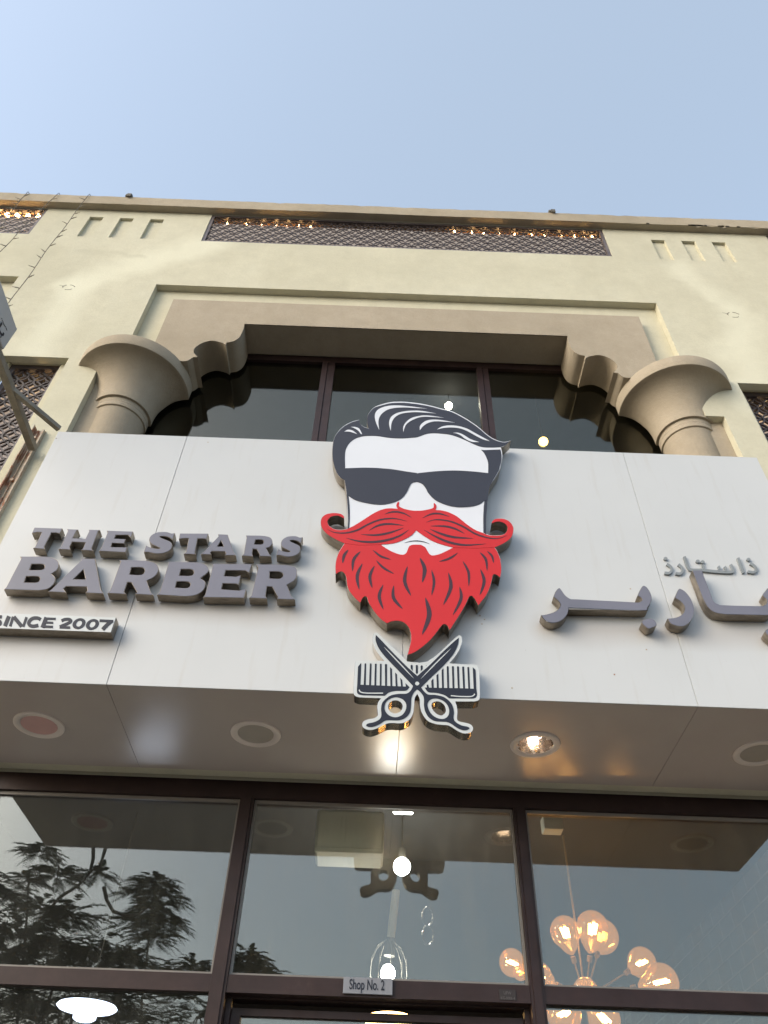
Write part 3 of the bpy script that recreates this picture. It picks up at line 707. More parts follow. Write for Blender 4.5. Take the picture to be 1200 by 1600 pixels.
# SINCE 2007 box
rt = at(1145/6.316, 950+92/6.316, YL); rb = at(1100/6.316, 950+245/6.316, YL)
xr = (rt.x+rb.x)/2; zt = rt.z; zb = rb.z
since = empty('since_sign', (xr-.3, YF, zb), 'flat white box sign reading SINCE 2007 under the word BARBER', 'sign')
obj('box', B(xr-.66, xr, YL, YF-.004, zb, zt, bev=.001), M['return'], since)
obj('face', B(xr-.658, xr-.002, YL-.0015, YL-.0001, zb+.002, zt-.002), M['greywhite'], since)
def glyph(parent, name, strokes, Y, blk='E', wd=24, mat=None, th=.0012):
    bm = bmesh.new(); b0 = BLK[blk]
    for k, st_ in enumerate(strokes):
        P_ = [(b0[0]+x/b0[2], b0[1]+y/b0[2]) for x, y in (st_[0] if isinstance(st_[0], list) else st_)]
        w_ = st_[1] if isinstance(st_[0], list) else wd
        slab(bm, to_plane(ribbon(P_, w_/b0[2], taper=False), Y), [], Y-k*.0003, Y+th, back=False)
    return obj(name, bm, mat or M['ink'], parent)
YT = YL-.0028
glyph(since, 'character', [([(18, 88), (-10, 86), (-34, 98), (-20, 120), (0, 135), (0, 156), (-30, 170), (-60, 165)], 32)], YT)
glyph(since, 'character', [([(88, 80), (48, 178)], 38)], YT)
glyph(since, 'character', [([(130, 84), (100, 180)], 26), ([(135, 86), (215, 182)], 38), ([(262, 90), (228, 184)], 24)], YT)
glyph(since, 'character', [([(402, 114), (372, 99), (325, 101), (293, 125), (284, 152), (300, 174), (335, 179), (378, 170)], 34)], YT)
glyph(since, 'character', [([(458, 92), (418, 193)], 40), ([(452, 104), (550, 107)], 22), ([(435, 142), (524, 146)], 20), ([(420, 182), (522, 186)], 22)], YT)
glyph(since, 'character', [([(606, 126), (640, 112), (685, 112), (699, 130), (668, 152), (620, 172), (590, 186)], 30), ([(588, 189), (692, 193)], 24)], YT)
for dx, dy in ((0, 0), (132, 8)):
    bm = bmesh.new(); cx_, cy_ = 780+dx, 154+dy
    def ell(rx, ry): return to_plane([(((cx_+rx*math.cos(a)-math.sin(a)*ry*.28))/6.316, 950+(cy_+ry*math.sin(a))/6.316) for a in [2*math.pi*k/36 for k in range(36)]], YT)
    slab(bm, ell(63, 54), [ell(28, 29)], YT, YT+.0012, back=False); obj('character', bm, M['ink'], since)
glyph(since, 'character', [([(982, 124), (1118, 130)], 26), ([(1098, 130), (1060, 162), (1012, 212)], 36)], YT)

# ------------------------------------------------------------------ bearded face sign
YB = YF-.075
face = empty('face_sign', (.13, YF, at(640, 1025, YB).z), 'big cut-out sign of a man\'s head with black quiff, sunglasses and red beard', 'sign')
body = 'A1: 410,288! 420,330 460,372 530,396! 512,340 510,250 540,190 600,130 690,95 800,68 900,62 1000,64 A2: 60,86 200,116 320,148 450,182 600,258 720,335 800,395 880,465 960,520 1060,560 1120,564 1185,547! 1140,590 1100,620 1062,634! 1078,700 1080,770 1060,860 A4: 978,40 900,170 868,215! 850,300 835,420 825,600 825,782! 870,797 960,800 1030,785 1065,745 1070,700 1040,660 980,638 930,642 885,660! 890,640 915,612 970,600 1050,610 1110,650 1142,710 1135,780 1100,840 1030,890 925,940! 960,1000 990,1080 A6: 1055,110 1068,200 1065,280 1052,345! 1020,315 985,300 962,312 950,370 925,460 880,560 820,640 780,692! 740,620 710,580 685,570 662,590 630,660 580,750 500,880 420,1002! 395,950 365,925 335,930 300,970 240,1050 150,1150 0,1265 A5: 970,1310! 990,1230 1012,1130 1012,1040 985,960 930,905 860,882 780,888 715,914! 640,860 560,770 490,660 465,590 445,575 420,590 383,658! 310,590 240,500 215,420 205,340 185,290 150,265 110,275 75,302! 70,200 85,100 A3: 262,985 322,892! 230,850 130,790 65,720 45,650 60,590 110,550 200,535 280,545 316,572 322,604! 270,575 230,568 170,580 130,620 130,660 160,700 220,728 290,735 358,722! 357,600 352,400 340,260 322,150! 285,130 235,75 A1: 95,860 75,760 72,660 85,560 120,470 200,380 300,320'
ob = to_plane(smooth_path(tr(body), 5), YB)
bm = bmesh.new(); slab(bm, ob, [], YB, YF-.012); obj('return', bm, M['return'], face)
bm = bmesh.new(); slab(bm, inset(ob, .0012), [], YB-.0015, YB-.0001); obj('white_face', bm, M['white_vinyl'], face)
def vinyl(name, s_, mat, lift, ins_=.0, parent=None, holes=()):
    Y = YB-lift
    p = to_plane(smooth_path(tr(s_), 5), Y)
    if ins_: p = inset(p, ins_)
    bm = bmesh.new(); slab(bm, p, [to_plane(smooth_path(tr(h), 5), Y) for h in holes], Y, Y+.0008, back=False)
    return obj(name, bm, mat, parent or face)
hair = vinyl('hair', 'A1: 410,290! 420,332 460,374 530,398! 514,340 512,250 542,192 602,134 700,104 800,80 900,74 1000,76 A2: 60,98 200,126 320,158 450,192 600,268 720,345 800,405 880,474 960,528 1060,564 1120,568 1175,552! 1120,600 1050,630! 950,634 830,628 740,600 600,535 450,480 330,462 220,455 130,465 60,490 0,508 A1: 1030,515 950,520 850,518 750,508 650,492 560,488 450,495 350,530 280,590 240,670 232,760 235,890! A3: 332,12! 345,150! 325,150! 288,128 238,72 A1: 98,858 78,760 76,660 88,560 122,472 202,384 302,324', M['black_vinyl'], .0025)
vinyl('sideburn', 'A2: 812,660! 850,666! 1055,658! 1068,720 1068,790 1048,870 A4: 968,42 895,165 866,214! 846,214! 846,60! A2: 903,880 900,820 880,758 850,702', M['black_vinyl'], .0025)
vinyl('sunglasses', 'A3: 325,12! 600,5 850,20 1050,50 1190,70 A4: 0,72 200,50 430,38 650,48 850,69! 905,150! 867,216! 848,300! 838,392! 800,390! 760,425 680,455 560,468 440,462 320,430 220,380 150,310 110,240 70,195 20,175 A3: 1160,173 1110,190 1080,240 1050,300 1000,360 920,405 800,435 680,435 560,415 450,385 370,335! 352,330! 345,260! 326,148!', M['black_vinyl'], .0035)
vinyl('jaw_line', 'A3: 350,320! 372,330! 385,450 388,580 382,700 380,730! 362,725! 366,600 358,420', M['black_vinyl'], .0025)
vinyl('jaw_line', 'A4: 838,380! 830,500 822,620 822,785! 790,765! 788,600 793,480 802,385!', M['black_vinyl'], .0025)
beard = vinyl('beard', 'A4: 925,940! 960,1000 990,1080 A6: 1055,110 1068,200 1065,280 1052,345! 1020,315 985,300 962,312 950,370 925,460 880,560 820,640 780,692! 740,620 710,580 685,570 662,590 630,660 580,750 500,880 420,1002! 395,950 365,925 335,930 300,970 240,1050 150,1150 0,1265 A5: 970,1310! 990,1230 1012,1130 1012,1040 985,960 930,905 860,882 780,888 715,914! 640,860 560,770 490,660 465,590 445,575 420,590 383,658! 310,590 240,500 215,420 205,340 185,290 150,265 110,275 75,302! 70,200 85,100 A3: 262,985 322,892! 400,840! 700,870! 745,900! 830,958 920,1002 1000,1022 1042,1005 1065,955 1085,920 1130,905 1200,905 A4: 60,908 112,936 138,982 168,1022 212,1030 300,1005 440,935! 560,890! 860,870!', M['red'], .0025, .0016)
must = vinyl('moustache', 'A3: 322,892! 230,850 130,790 65,720 45,650 60,590 110,550 200,535 280,545 316,572 322,604! 270,575 230,568 170,580 130,620 130,660 160,700 220,728 290,735 358,722! 450,675 560,605 680,530 780,490 860,480 945,486! 930,450 940,415 960,402 968,425! 965,455 1010,480 1060,495 1130,507 1200,508 A4: 80,505 150,492 195,478 207,455 203,428! 215,418 236,440 242,470 230,499! 300,505 380,525 480,575 600,670 700,735 790,770 825,787! 870,797 960,800 1030,785 1065,745 1070,700 1040,660 980,638 930,642 885,660! 890,640 915,612 970,600 1050,610 1110,650 1142,710 1135,780 1100,840 1030,890 925,940! 700,950! 435,942! 330,915 200,870 100,812 40,770 A3: 1165,742! 1110,800 1020,850 900,893 748,908! 500,915!', M['red'], .0035, .0009)
for s_ in ('A1: 660,412! 620,320 605,240 625,180 680,140 780,112 900,108 1050,120 1180,136 A2: 140,148! 60,142 A1: 1150,142 1000,133 880,136 780,155 710,195 665,250 650,320',
           'A1: 805,425! 785,350 790,290 820,240 890,200 1000,178 1110,172 A2: 100,180 250,207! 100,196 0,191 A1: 1050,194 950,207 880,237 835,282 812,340',
           'A1: 962,442! 960,380 985,330 1030,285 1090,255 1170,238 A2: 100,232 200,238 350,261! 200,251 100,249 A1: 1160,257 1080,287 1010,332 978,382',
           'A2: 48,418! 50,365 90,320 150,292 240,285 350,295 485,322! 350,310 230,307 150,327 95,362 62,398',
           'A2: 262,408! 330,370 430,357 540,368 640,399 740,453 920,552! 840,532 740,482 640,427 540,392 430,383 340,390',
           'A2: 462,450! 530,449 600,478 680,528 790,566! 700,562 620,527 560,482 510,459',
           'A1: 305,375! 360,377 410,398 447,465! 430,462 400,424 350,392', 'A1: 222,435! 270,411 330,423 385,465! 330,447 280,434'):
    vinyl('highlight_stroke', s_, M['white_vinyl'], .0036, 0, hair)
def strokes(blk, items, parent, mat, lift):
    b0 = BLK[blk]; Y = YB-lift
    for pts, w_ in items:
        P_ = [(b0[0]+x/b0[2], b0[1]+y/b0[2]) for x, y in pts]
        bm = bmesh.new(); slab(bm, to_plane(ribbon(P_, w_/b0[2]), Y), [], Y, Y+.0006, back=False); obj('ink_stroke', bm, mat, parent)
def q3(a, b_, c_):  # mid point lies on the outer bow
    return [a, b_, c_]
strokes('A3', [([(795, 550), (860, 528), (940, 522), (1030, 545), (1110, 590)], 20), ([(120, 722), (200, 762), (330, 770), (470, 738), (600, 670), (730, 618), (860, 600), (960, 608), (1060, 635)], 20),
               ([(612, 740), (720, 682), (850, 664), (1018, 682)], 24), ([(520, 788), (700, 794), (860, 765), (1018, 710)], 24), ([(345, 828), (480, 864), (650, 876), (830, 852), (980, 798), (1080, 730)], 27)], must, M['plum'], .0043)
strokes('A4', [([(75, 595), (180, 548), (280, 545), (395, 580)], 20), ([(120, 645), (200, 618), (290, 616), (420, 640), (560, 700), (700, 782), (850, 828), (970, 832), (1070, 797)], 20),
               ([(170, 688), (340, 692), (460, 722), (570, 778)], 24), ([(165, 725), (300, 782), (450, 820), (670, 833)], 28), ([(95, 735), (250, 822), (400, 882), (580, 912), (820, 897)], 27)], must, M['plum'], .0043)
strokes('A5', [([(232, -8), (180, 65), (163, 160)], 36), ([(385, 12), (300, 115), (285, 260)], 36), ([(408, 165), (345, 320), (370, 490)], 42), ([(558, 195), (503, 325), (532, 470)], 40),
               ([(540, -5), (640, 72), (765, 112)], 26), ([(583, 125), (675, 218), (805, 292)], 28), ([(972, 200), (938, 385), (1018, 568)], 44), ([(1130, 95), (1188, 235), (1158, 400)], 50),
               ([(668, 430), (620, 575), (672, 738)], 42), ([(800, 440), (800, 595), (915, 732)], 42)], beard, M['plum'], .0034)
strokes('A6', [([(520, 30), (420, 98), (290, 138)], 26), ([(195, 245), (225, 395), (195, 560)], 34), ([(405, 278), (435, 460), (340, 684)], 44), ([(585, 135), (656, 275), (660, 450)], 32),
               ([(800, 25), (872, 112), (890, 255)], 32), ([(890, 8), (950, 72), (970, 160)], 26), ([(805, 235), (852, 385), (798, 557)], 40), ([(545, 455), (562, 605), (460, 808)], 40), ([(118, 592), (165, 810), (75, 1055)], 60)], beard, M['plum'], .0034)
strokes('P', [([(632, 848.2), (643, 845.4), (653, 845.2), (662, 846.6), (672, 850)], 1.6)], face, M['black_vinyl'], .0027)

# ------------------------------------------------------------------ scissors and comb sign
YQ = YF-.055
sc_ = empty('scissors_sign', (.13, YF, at(650, 1150, YQ).z), 'cut-out sign of black scissors crossed over a comb, hanging below the beard', 'sign')
out = 'S1: 372,75 415,92 560,230 720,380 815,477! S2: 100,494! 205,475! 350,370 500,230 620,125 660,115 685,155 680,230 640,330 580,420 510,502! 700,515! 850,520 900,538 920,590! 932,800 930,980 905,1022 855,1036! 590,1036! 612,1100 620,1180 615,1275 645,1308 740,1330 805,1352 837,1400 822,1450 780,1475 710,1480 640,1455 540,1392 480,1366 400,1360 300,1345 200,1298 130,1200 100,1100 95,1000 62,928! 30,985 22,1060 S1: 905,1120 893,1200 850,1280 780,1325 700,1340 620,1335 540,1340 470,1370 400,1405 320,1430 250,1425 197,1392 185,1350 205,1308 265,1280 350,1264 398,1230 400,1180 395,1100 410,1040 445,990! 300,986! 150,980! 95,960 67,915 70,750! 82,560 92,485 125,466! 430,466! 492,472! 430,400 370,310 335,220 330,150 345,92'
h1 = 'S1: 548,1110 560,1060 600,1030 660,1020 715,1040 745,1085 737,1140 700,1180 640,1198 590,1182 558,1150'
h2 = 'S2: 260,1080 290,1045 350,1035 410,1060 450,1110 457,1170 430,1210 390,1225 330,1202 280,1150'
def pl(s_, Y): return to_plane(smooth_path(tr(s_), 5), Y)
o2 = pl(out, YQ); hh = [pl(h1, YQ), pl(h2, YQ)]
bm = bmesh.new(); slab(bm, o2, hh, YQ, YF-.004); obj('return', bm, M['polish'], sc_)
bm = bmesh.new(); slab(bm, inset(o2, .001), [inset(h, -.001) for h in hh], YQ-.0015, YQ-.0001); obj('pale_face', bm, M['greywhite'], sc_)
def ink(name, s_, parent, lift=.0025, mat=None, holes=()):
    Y = YQ-lift; bm = bmesh.new(); slab(bm, pl(s_, Y), [pl(h, Y) for h in holes], Y, Y+.0008, back=False); return obj(name, bm, mat or M['ink'], parent)
cmb = ink('comb', 'S1: 118,780! 112,890 135,930 200,945! 500,952! 560,905 650,885 790,880 845,835! 838,826! 160,798!', sc_)
ink('comb', 'S2: 165,838! 215,900 330,912 440,942 505,988! 840,990! 880,972 892,930 884,856! 700,848!', sc_, mat=M['ink'])
for s_ in ('S1: 168,498 128,548 117,782 162,800 174,502', 'S1: 220,504 230,500 242,505 235,812 206,808', 'S1: 292,506 303,502 316,507 309,816 281,812', 'S1: 362,508 373,504 386,509 381,818 354,814',
           'S1: 432,510 444,506 456,511 454,820 429,816', 'S1: 500,516 516,508 532,518 530,822 504,820', 'S1: 572,552 600,580 604,826 578,822', 'S1: 643,628 668,652 677,828 651,824', 'S1: 714,702 742,734 751,830 726,828', 'S1: 786,776 840,828 838,838 792,832',
           'S1: 858,530 874,520 887,532 887,606 860,572', 'S1: 930,530 945,522 960,532 960,636 944,650 930,632', 'S2: 108,538 124,526 138,538 136,584 110,612', 'S2: 183,528 192,526 186,536',
           'S2: 190,800 212,795 226,842 196,842', 'S2: 256,745 284,712 291,842 262,840', 'S2: 328,668 354,642 361,846 334,844', 'S2: 400,595 426,568 432,850 406,848', 'S2: 471,546 485,538 498,546 505,854 478,852',
           'S2: 543,546 557,538 570,546 579,856 552,854', 'S2: 613,548 627,541 641,549 652,857 625,855', 'S2: 685,550 699,544 713,552 726,858 699,857', 'S2: 757,556 770,550 783,558 797,860 771,859', 'S2: 832,556 872,592 884,862 846,862'):
    ink('comb_tooth', C(s_), cmb, .0026)
scs = ink('scissors', 'S1: 375,105! 372,180 410,280 480,380 600,510 750,665 893,815! 862,875 805,920 690,925 590,945 520,990 465,1050 448,1130 452,1225 425,1280 350,1318 265,1338 240,1365 280,1386 350,1380 430,1345 500,1300 560,1290 700,1290 790,1255 850,1180 865,1080 872,980 905,905 945,866! S2: 60,862! 105,900 142,950 155,1000 155,1090 172,1170 220,1250 300,1300 400,1310 480,1316 540,1345 620,1400 700,1430 760,1424 787,1402 760,1382 680,1365 600,1320 567,1265 572,1180 552,1090 500,1018 420,965 310,940 215,935 155,890 115,835! 250,700 400,560 520,430 590,330 630,230 640,145! 560,210 400,360 250,510 110,635 60,680! S1: 945,672! 800,540 600,340 450,180', sc_, .003,
     holes=['S1: 497,1115 515,1045 570,995 650,972 730,990 785,1040 800,1100 780,1170 730,1225 650,1250 570,1230 515,1180', 'S2: 205,1090 220,1030 270,995 340,990 420,1020 480,1080 505,1150 495,1220 450,1265 380,1272 300,1240 240,1180'])
ink('rivet', 'S2: 32,782 45,760 65,756 84,768 90,785 78,802 58,808 40,798', scs, .0038, M['greywhite'])
def inkline(pts, blk, w_, parent, taper=True):
    b0 = BLK[blk]; Y = YQ-.0038; bm = bmesh.new()
    slab(bm, to_plane(ribbon([(b0[0]+x/b0[2], b0[1]+y/b0[2]) for x, y in pts], w_/b0[2], taper), Y), [], Y, Y+.0006, back=False); obj('highlight_line', bm, M['greywhite'], parent)
inkline([(490, 275), (690, 485), (905, 712)], 'S1', 15, scs); inkline([(530, 295), (320, 500), (112, 716)], 'S2', 15, scs)
inkline([(143, 868), (165, 900), (240, 914), (350, 916), (475, 916)], 'S1', 15, cmb, False); inkline([(528, 950), (660, 962), (790, 963), (840, 950), (860, 925)], 'S2', 15, cmb, False)

# ------------------------------------------------------------------ plaque and label on the transom
p0 = at(537, 1527, 3.59); p1 = at(613, 1555, 3.59)
plq = empty('shop_number_plaque', ((p0.x+p1.x)/2, 3.59, p1.z), 'small grey plaque reading Shop No. 2 on the transom over the door', 'plaque')
obj('plate', B(p0.x, p1.x, 3.586, 3.5955, p1.z+.0, p0.z+.001, bev=.0008), M['plaque'], plq)
text_poly('Shop No. 2', .052, (p0.x+p1.x)/2-.004, (p0.z+p1.z)/2+.002, 3.5848, M['ink'], plq, sx=.60, bold=.0004)
p0 = at(780, 1545, 3.59); p1 = at(807, 1562, 3.59)
lb = empty('frame_label', ((p0.x+p1.x)/2, 3.59, p1.z), 'tiny dark maker label stuck on the transom at the right end', 'label')
obj('plate', B(p0.x, p1.x, 3.5965, 3.5992, p1.z, p0.z), flat('dark_label', (.03, .022, .02), .4), lb)
text_poly('UFW', .016, (p0.x+p1.x)/2, p0.z-.013, 3.596, flat('label_ink', (.10, .09, .09), .6), lb, sx=.9, depth=.0006)
text_poly('KG-0006-4', .016, (p0.x+p1.x)/2, p0.z-.032, 3.596, bpy.data.materials['label_ink'], lb, sx=.8, depth=.0006)

# ------------------------------------------------------------------ blade sign bracket at the left
XB = at(50, 705, 3.45).x
zbar = at(50, 705, 3.45).z
pch = [at(57, 672, 3.47), at(69, 681, 3.47)]
ch = empty('wall_channel', (XB, 3.5, 4.0), 'rusty steel channel bolted upright to the wall left of the fascia', 'bracket')
cx0, cx1 = at(56, 673, YW).x, at(70, 680, YW).x
ztop = at(58, 672, YW).z
bm = bmesh.new()
box(bm, cx0, cx0+.006, YW-.05, YW-.001, 3.9, ztop); box(bm, cx0+.006, cx1, YW-.012, YW-.001, 3.9, ztop-.02)
box(bm, cx1-.012, cx1, YW-.035, YW-.0125, 3.9, ztop-.03); box(bm, cx0+.03, cx0+.036, YW-.022, YW-.0125, 3.9, ztop-.03)
obj('channel', bm, M['rust'], ch)
for zz in (ztop-.12, ztop-.55, ztop-.98):
    bm = bmesh.new(); tube(bm, [((cx0+cx1)/2, YW-.012, zz), ((cx0+cx1)/2, YW-.035, zz)], .013, 6); obj('bolt', bm, M['rust'], ch)
bs = empty('blade_sign', (XB, 2.6, zbar), 'grey projecting blade sign with small Arabic lettering on a steel arm at the left edge', 'sign')
bm = bmesh.new(); box(bm, XB-.025, XB+.022, 1.9, YW-.052, zbar-.0, zbar+.05, bev=.002); obj('arm', bm, M['bar'], bs)
pe = None
J = at(10, 600, 3.2)
# diagonal brace in the horizontal plane of the arm
def on_z(x, y, Z):
    v = _f + AX_R*((x-600)/FPX) - AX_U*((y-800)/FPX); return CAM+v*((Z-CAM.z)/v.z)
q0 = on_z(12, 604, zbar+.02); q1 = on_z(92, 671, zbar+.02)
dirv = (q1-q0).normalized(); nrm = Vector((-dirv.y, dirv.x, 0))*.016
bm = bmesh.new(); vs = []
for p in (q0, q1):
    for a, b_ in ((-1, 0), (1, 0), (1, .032), (-1, .032)): vs.append(bm.verts.new(p+nrm*a+Vector((0, 0, b_-.01))))
for q in ((0,1,2,3), (7,6,5,4), (0,4,5,1), (1,5,6,2), (2,6,7,3), (3,7,4,0)): bm.faces.new([vs[i] for i in q])
bmesh.ops.recalc_face_normals(bm, faces=bm.faces); obj('brace', bm, M['bar'], bs)
def on_x(x, y, X):
    v = _f + AX_R*((x-600)/FPX) - AX_U*((y-800)/FPX); return CAM+v*((X-CAM.x)/v.x)
pc = on_x(27, 515, XB+.03)
obj('panel', B(XB-.03, XB+.03, pc.y-1.0, pc.y, zbar+.055, pc.z, bev=.003), M['signgrey'], bs)
def sidestroke(pts, w_):
    pts = [on_x(x, y, XB+.032) for x, y in pts]
    poly = ribbon([(p.y, p.z) for p in pts], w_, taper=False)
    bm = bmesh.new(); slab(bm, poly, [], 0, .001, back=False)
    for v in bm.verts: v.co = Vector((XB+.0322-v.co.y, v.co.x, v.co.z))
    bmesh.ops.recalc_face_normals(bm, faces=bm.faces); obj('lettering', bm, M['ink'], bs)
sidestroke([(3, 505), (0, 509.5), (-4, 513)], .016); sidestroke([(-1, 516), (2, 522), (5, 523), (6, 520)], .015); sidestroke([(1.2, 525.5), (2.0, 526.8)], .016)
sidestroke([(3.5, 500), (5, 503), (4, 504)], .005); sidestroke([(5, 504), (7, 508), (9, 511)], .005); sidestroke([(9.5, 512), (11, 516)], .005); sidestroke([(2.5, 497), (3.4, 498.5)], .005)

# ------------------------------------------------------------------ hanging fairy-light cables
def fairy(pxs, lab, seed):
    rnd = random.Random(seed)
    pts = []
    top = at(pxs[0][0], pxs[0][1], 3.415)
    bot = at(pxs[-1][0], pxs[-1][1], 3.30)
    e = (bot-top); end = top+e*1.6
    end.z = max(end.z, 4.5)
    n = 60
    for i in range(n+1):
        t = i/n; p = top.lerp(end, t)
        p.x += .006*math.sin(t*23+seed)*min(1, t*6); p.y += -.02*math.sin(t*math.pi)
        pts.append(p)
    t_ = empty('fairy_light_cable', end, lab, 'string light', 'fairy light cables hanging from the roof edge')
    bm = bmesh.new(); tube(bm, [Vector((top.x+.02, 3.5, 9.63)), Vector((top.x+.005, 3.415, 9.62))]+pts, .0032, 5); obj('cable', bm, M['cable'], t_)
    L_ = 0; nxt = .13; sd = 1
    for a, b_ in zip(pts, pts[1:]):
        L_ += (b_-a).length
        if L_ > nxt:
            nxt += rnd.uniform(.13, .22); sd = -sd if rnd.random() < .7 else sd
            bm = bmesh.new(); dv = Vector((sd*.85, -.2, rnd.uniform(-.1, .7))).normalized()
            tube(bm, [b_, b_+dv*.035], .005, 5); tube(bm, [b_+dv*.035, b_+dv*.06], .0035, 5, r2=.0025); obj('bulb', bm, M['bulb_cap'], t_)
fairy([(43, 300), (0, 360)], 'dark fairy-light cable nearest the left edge, crossing the left lattice screen', 1)
fairy([(90, 303), (0, 398)], 'dark fairy-light cable passing the corner of the left lattice screen', 2)
fairy([(138, 305), (13, 480)], 'dark fairy-light cable hanging between the left lattice screen and the first wall slot', 3)

# warm bulbs under the coping, behind the screens
def rope(xs_, z, y, lab, r=.012, mat='e_warm'):
    t_ = empty('string_light', (xs_[0], y, z), lab, 'string light')
    bm = bmesh.new(); tube(bm, [(x, y, z+.02+.008*math.sin(x*9)) for x in xs_], .004, 5); obj('cable', bm, M['cable'], t_)
    for x in xs_:
        bm = bmesh.new(); lathe(bm, [(0, -.018), (r, -.008), (r*.9, .006), (.004, .018)], (x, y, z), 10); obj('bulb', bm, M[mat], t_, smooth=True)
rope([-6.4+.105*k for k in range(27)], 9.35, 3.548, 'warm string lights glowing behind the left lattice screen', .024, 'e_rope')
rope([-1.72, -1.52, -1.36, -1.22, -1.10, -.98, -.86, .62, .80, .92, 1.08, 1.24, 1.42, 1.55, 1.72, 1.86, 1.97, 2.04], 9.35, 3.548, 'sparse warm string lights behind the long middle lattice screen', .009, 'e_rope')
for a, lab in ((-3.0, 'two warm bulbs glowing behind the tall lattice at the left'), (2.85, 'two warm bulbs behind the tall lattice at the right edge')):
    t_ = empty('string_light', (a, 3.95, 6.5), lab, 'string light')
    for x, z in ((a+.05, 6.50), (a+.34, 6.66)):
        bm = bmesh.new(); lathe(bm, [(0, -.04), (.03, -.02), (.035, 0), (.02, .035), (0, .045)], (x, 3.75, z), 14); obj('bulb', bm, M['e_warm'], t_, smooth=True)

# ------------------------------------------------------------------ lights indoors
def sphere(bm, c, r, n=20, squash=1, mi=0):
    bmesh.ops.create_uvsphere(bm, u_segments=n, v_segments=n//2, radius=r, matrix=Matrix.Translation(c) @ Matrix.Diagonal((1, 1, squash, 1)))
t_ = empty('upstairs_lamp', at(701, 634, 4.35), 'round white lamp glowing behind the upper window above the quiff', 'lamp')
bm = bmesh.new(); sphere(bm, at(701, 634, 4.35), .035); obj('bulb', bm, M['e_up1'], t_, True)
bm = bmesh.new(); p = at(701, 634, 4.35); tube(bm, [p+Vector((0, 0, .03)), (p.x, p.y, 7.62)], .006, 6); obj('cord', bm, M['cable'], t_)
t_ = empty('upstairs_lamp', at(849, 690, 4.35), 'small yellow lamp glowing behind the right pane of the upper window', 'lamp')
p = at(849, 690, 4.35); bm = bmesh.new(); sphere(bm, p, .042); obj('bulb', bm, M['e_up2'], t_, True)
bm = bmesh.new(); tube(bm, [p+Vector((0, 0, .03)), (p.x, p.y, 7.62)], .006, 6); obj('cord', bm, M['cable'], t_)

# bare bulb + caged pendant in the middle bay
p = at(628, 1354, 4.5)
t_ = empty('bare_bulb_lamp', p, 'bright bare white bulb behind the middle pane', 'lamp')
bm = bmesh.new(); sphere(bm, p, .048, 24); obj('bulb', bm, M['e_white'], t_, True)
bm = bmesh.new(); tube(bm, [p+Vector((0, 0, .045)), p+Vector((0, 0, .10))], .02, 10); tube(bm, [p+Vector((0, 0, .10)), (p.x, p.y, 3.62)], .005, 6); obj('holder', bm, M['cable'], t_)
p = at(606, 1525, 4.35); pt = at(627, 1392, 4.35)
t_ = empty('cage_pendant_lamp', p, 'wire cage pendant lamp on a pale rod behind the middle pane', 'lamp')
bm = bmesh.new(); tube(bm, [(p.x+.01, p.y, p.z+.16), (p.x+.035, p.y, pt.z)], .022, 10); obj('rod', bm, flat('pale_rope', (.50, .42, .30), .8), t_)
bm = bmesh.new(); tube(bm, [(p.x+.005, p.y, p.z+.09), (p.x+.01, p.y, p.z+.17)], .028, 12); obj('socket', bm, M['cable'], t_)
bm = bmesh.new()
for k in range(9):
    a = math.pi*2*k/9
    tube(bm, [(p.x+r_*math.cos(a), p.y+r_*math.sin(a), p.z+z_) for r_, z_ in ((.02, .16), (.06, .13), (.09, .07), (.095, 0), (.075, -.05), (.04, -.08))], .0022, 4)
obj('cage', bm, M['bar'], t_)
bm = bmesh.new(); sphere(bm, p+Vector((0, 0, .01)), .036, 18, 1.2); obj('bulb', bm, M['e_white'], t_, True)
rg = bmesh.new(); pr_ = at(668, 1432, 4.35)
for cz in (0, -.09):
    tube(rg, [(pr_.x+.028*math.cos(a), 4.35, pr_.z+cz+.045*math.sin(a)) for a in [2*math.pi*k/18 for k in range(19)]], .006, 6, cap=False)
obj('chain_link', rg, M['chrome'], t_)
# basket lamp at the bottom
p = at(608, 1600, 4.6)
t_ = empty('basket_lamp', p, 'golden basket-shaped ceiling lamp glimpsed through the door glass', 'lamp')
bm = bmesh.new(); lathe(bm, [(.115, .05), (.12, .03), (.12, -.06), (.10, -.10)], (p.x, p.y, p.z-.02), 30); obj('shade', bm, M['e_amber'], t_, True)
bm = bmesh.new(); lathe(bm, [(0, .045), (.10, .045)], (p.x, p.y, p.z-.02), 30); obj('bulb', bm, M['e_white'], t_)
# recessed ceiling light near the glass top
p = at(630, 1264, 4.15)
t_ = empty('strip_spotlight', p, 'small bright spotlight just inside the top of the middle pane', 'lamp')
bm = bmesh.new(); box(bm, p.x-.055, p.x+.055, p.y-.03, p.y+.03, p.z-.02, p.z+.03, bev=.008); obj('bulb', bm, M['e_spot'], t_)
bm = bmesh.new(); box(bm, p.x-.07, p.x+.07, p.y-.04, p.y+.04, p.z+.031, 3.62); obj('housing', bm, M['cable'], t_)
# flying-saucer lamp lower left
p = at(136, 1574, 4.6)
t_ = empty('saucer_lamp', p, 'glaring cool-white saucer-shaped lamp behind the lower left pane', 'lamp')
bm = bmesh.new(); lathe(bm, [(r*.70, z*.72) for r, z in ((0, .045), (.05, .04), (.11, .025), (.205, .012), (.215, 0), (.20, -.012), (.10, -.022), (.085, -.03), (.08, -.07), (.06, -.082), (0, -.085))], p, 40); obj('shade', bm, M['e_cool'], t_, True)
bm = bmesh.new(); tube(bm, [p+Vector((0, 0, .045)), (p.x, p.y, 3.62)], .003, 6); obj('cord', bm, M['cable'], t_)
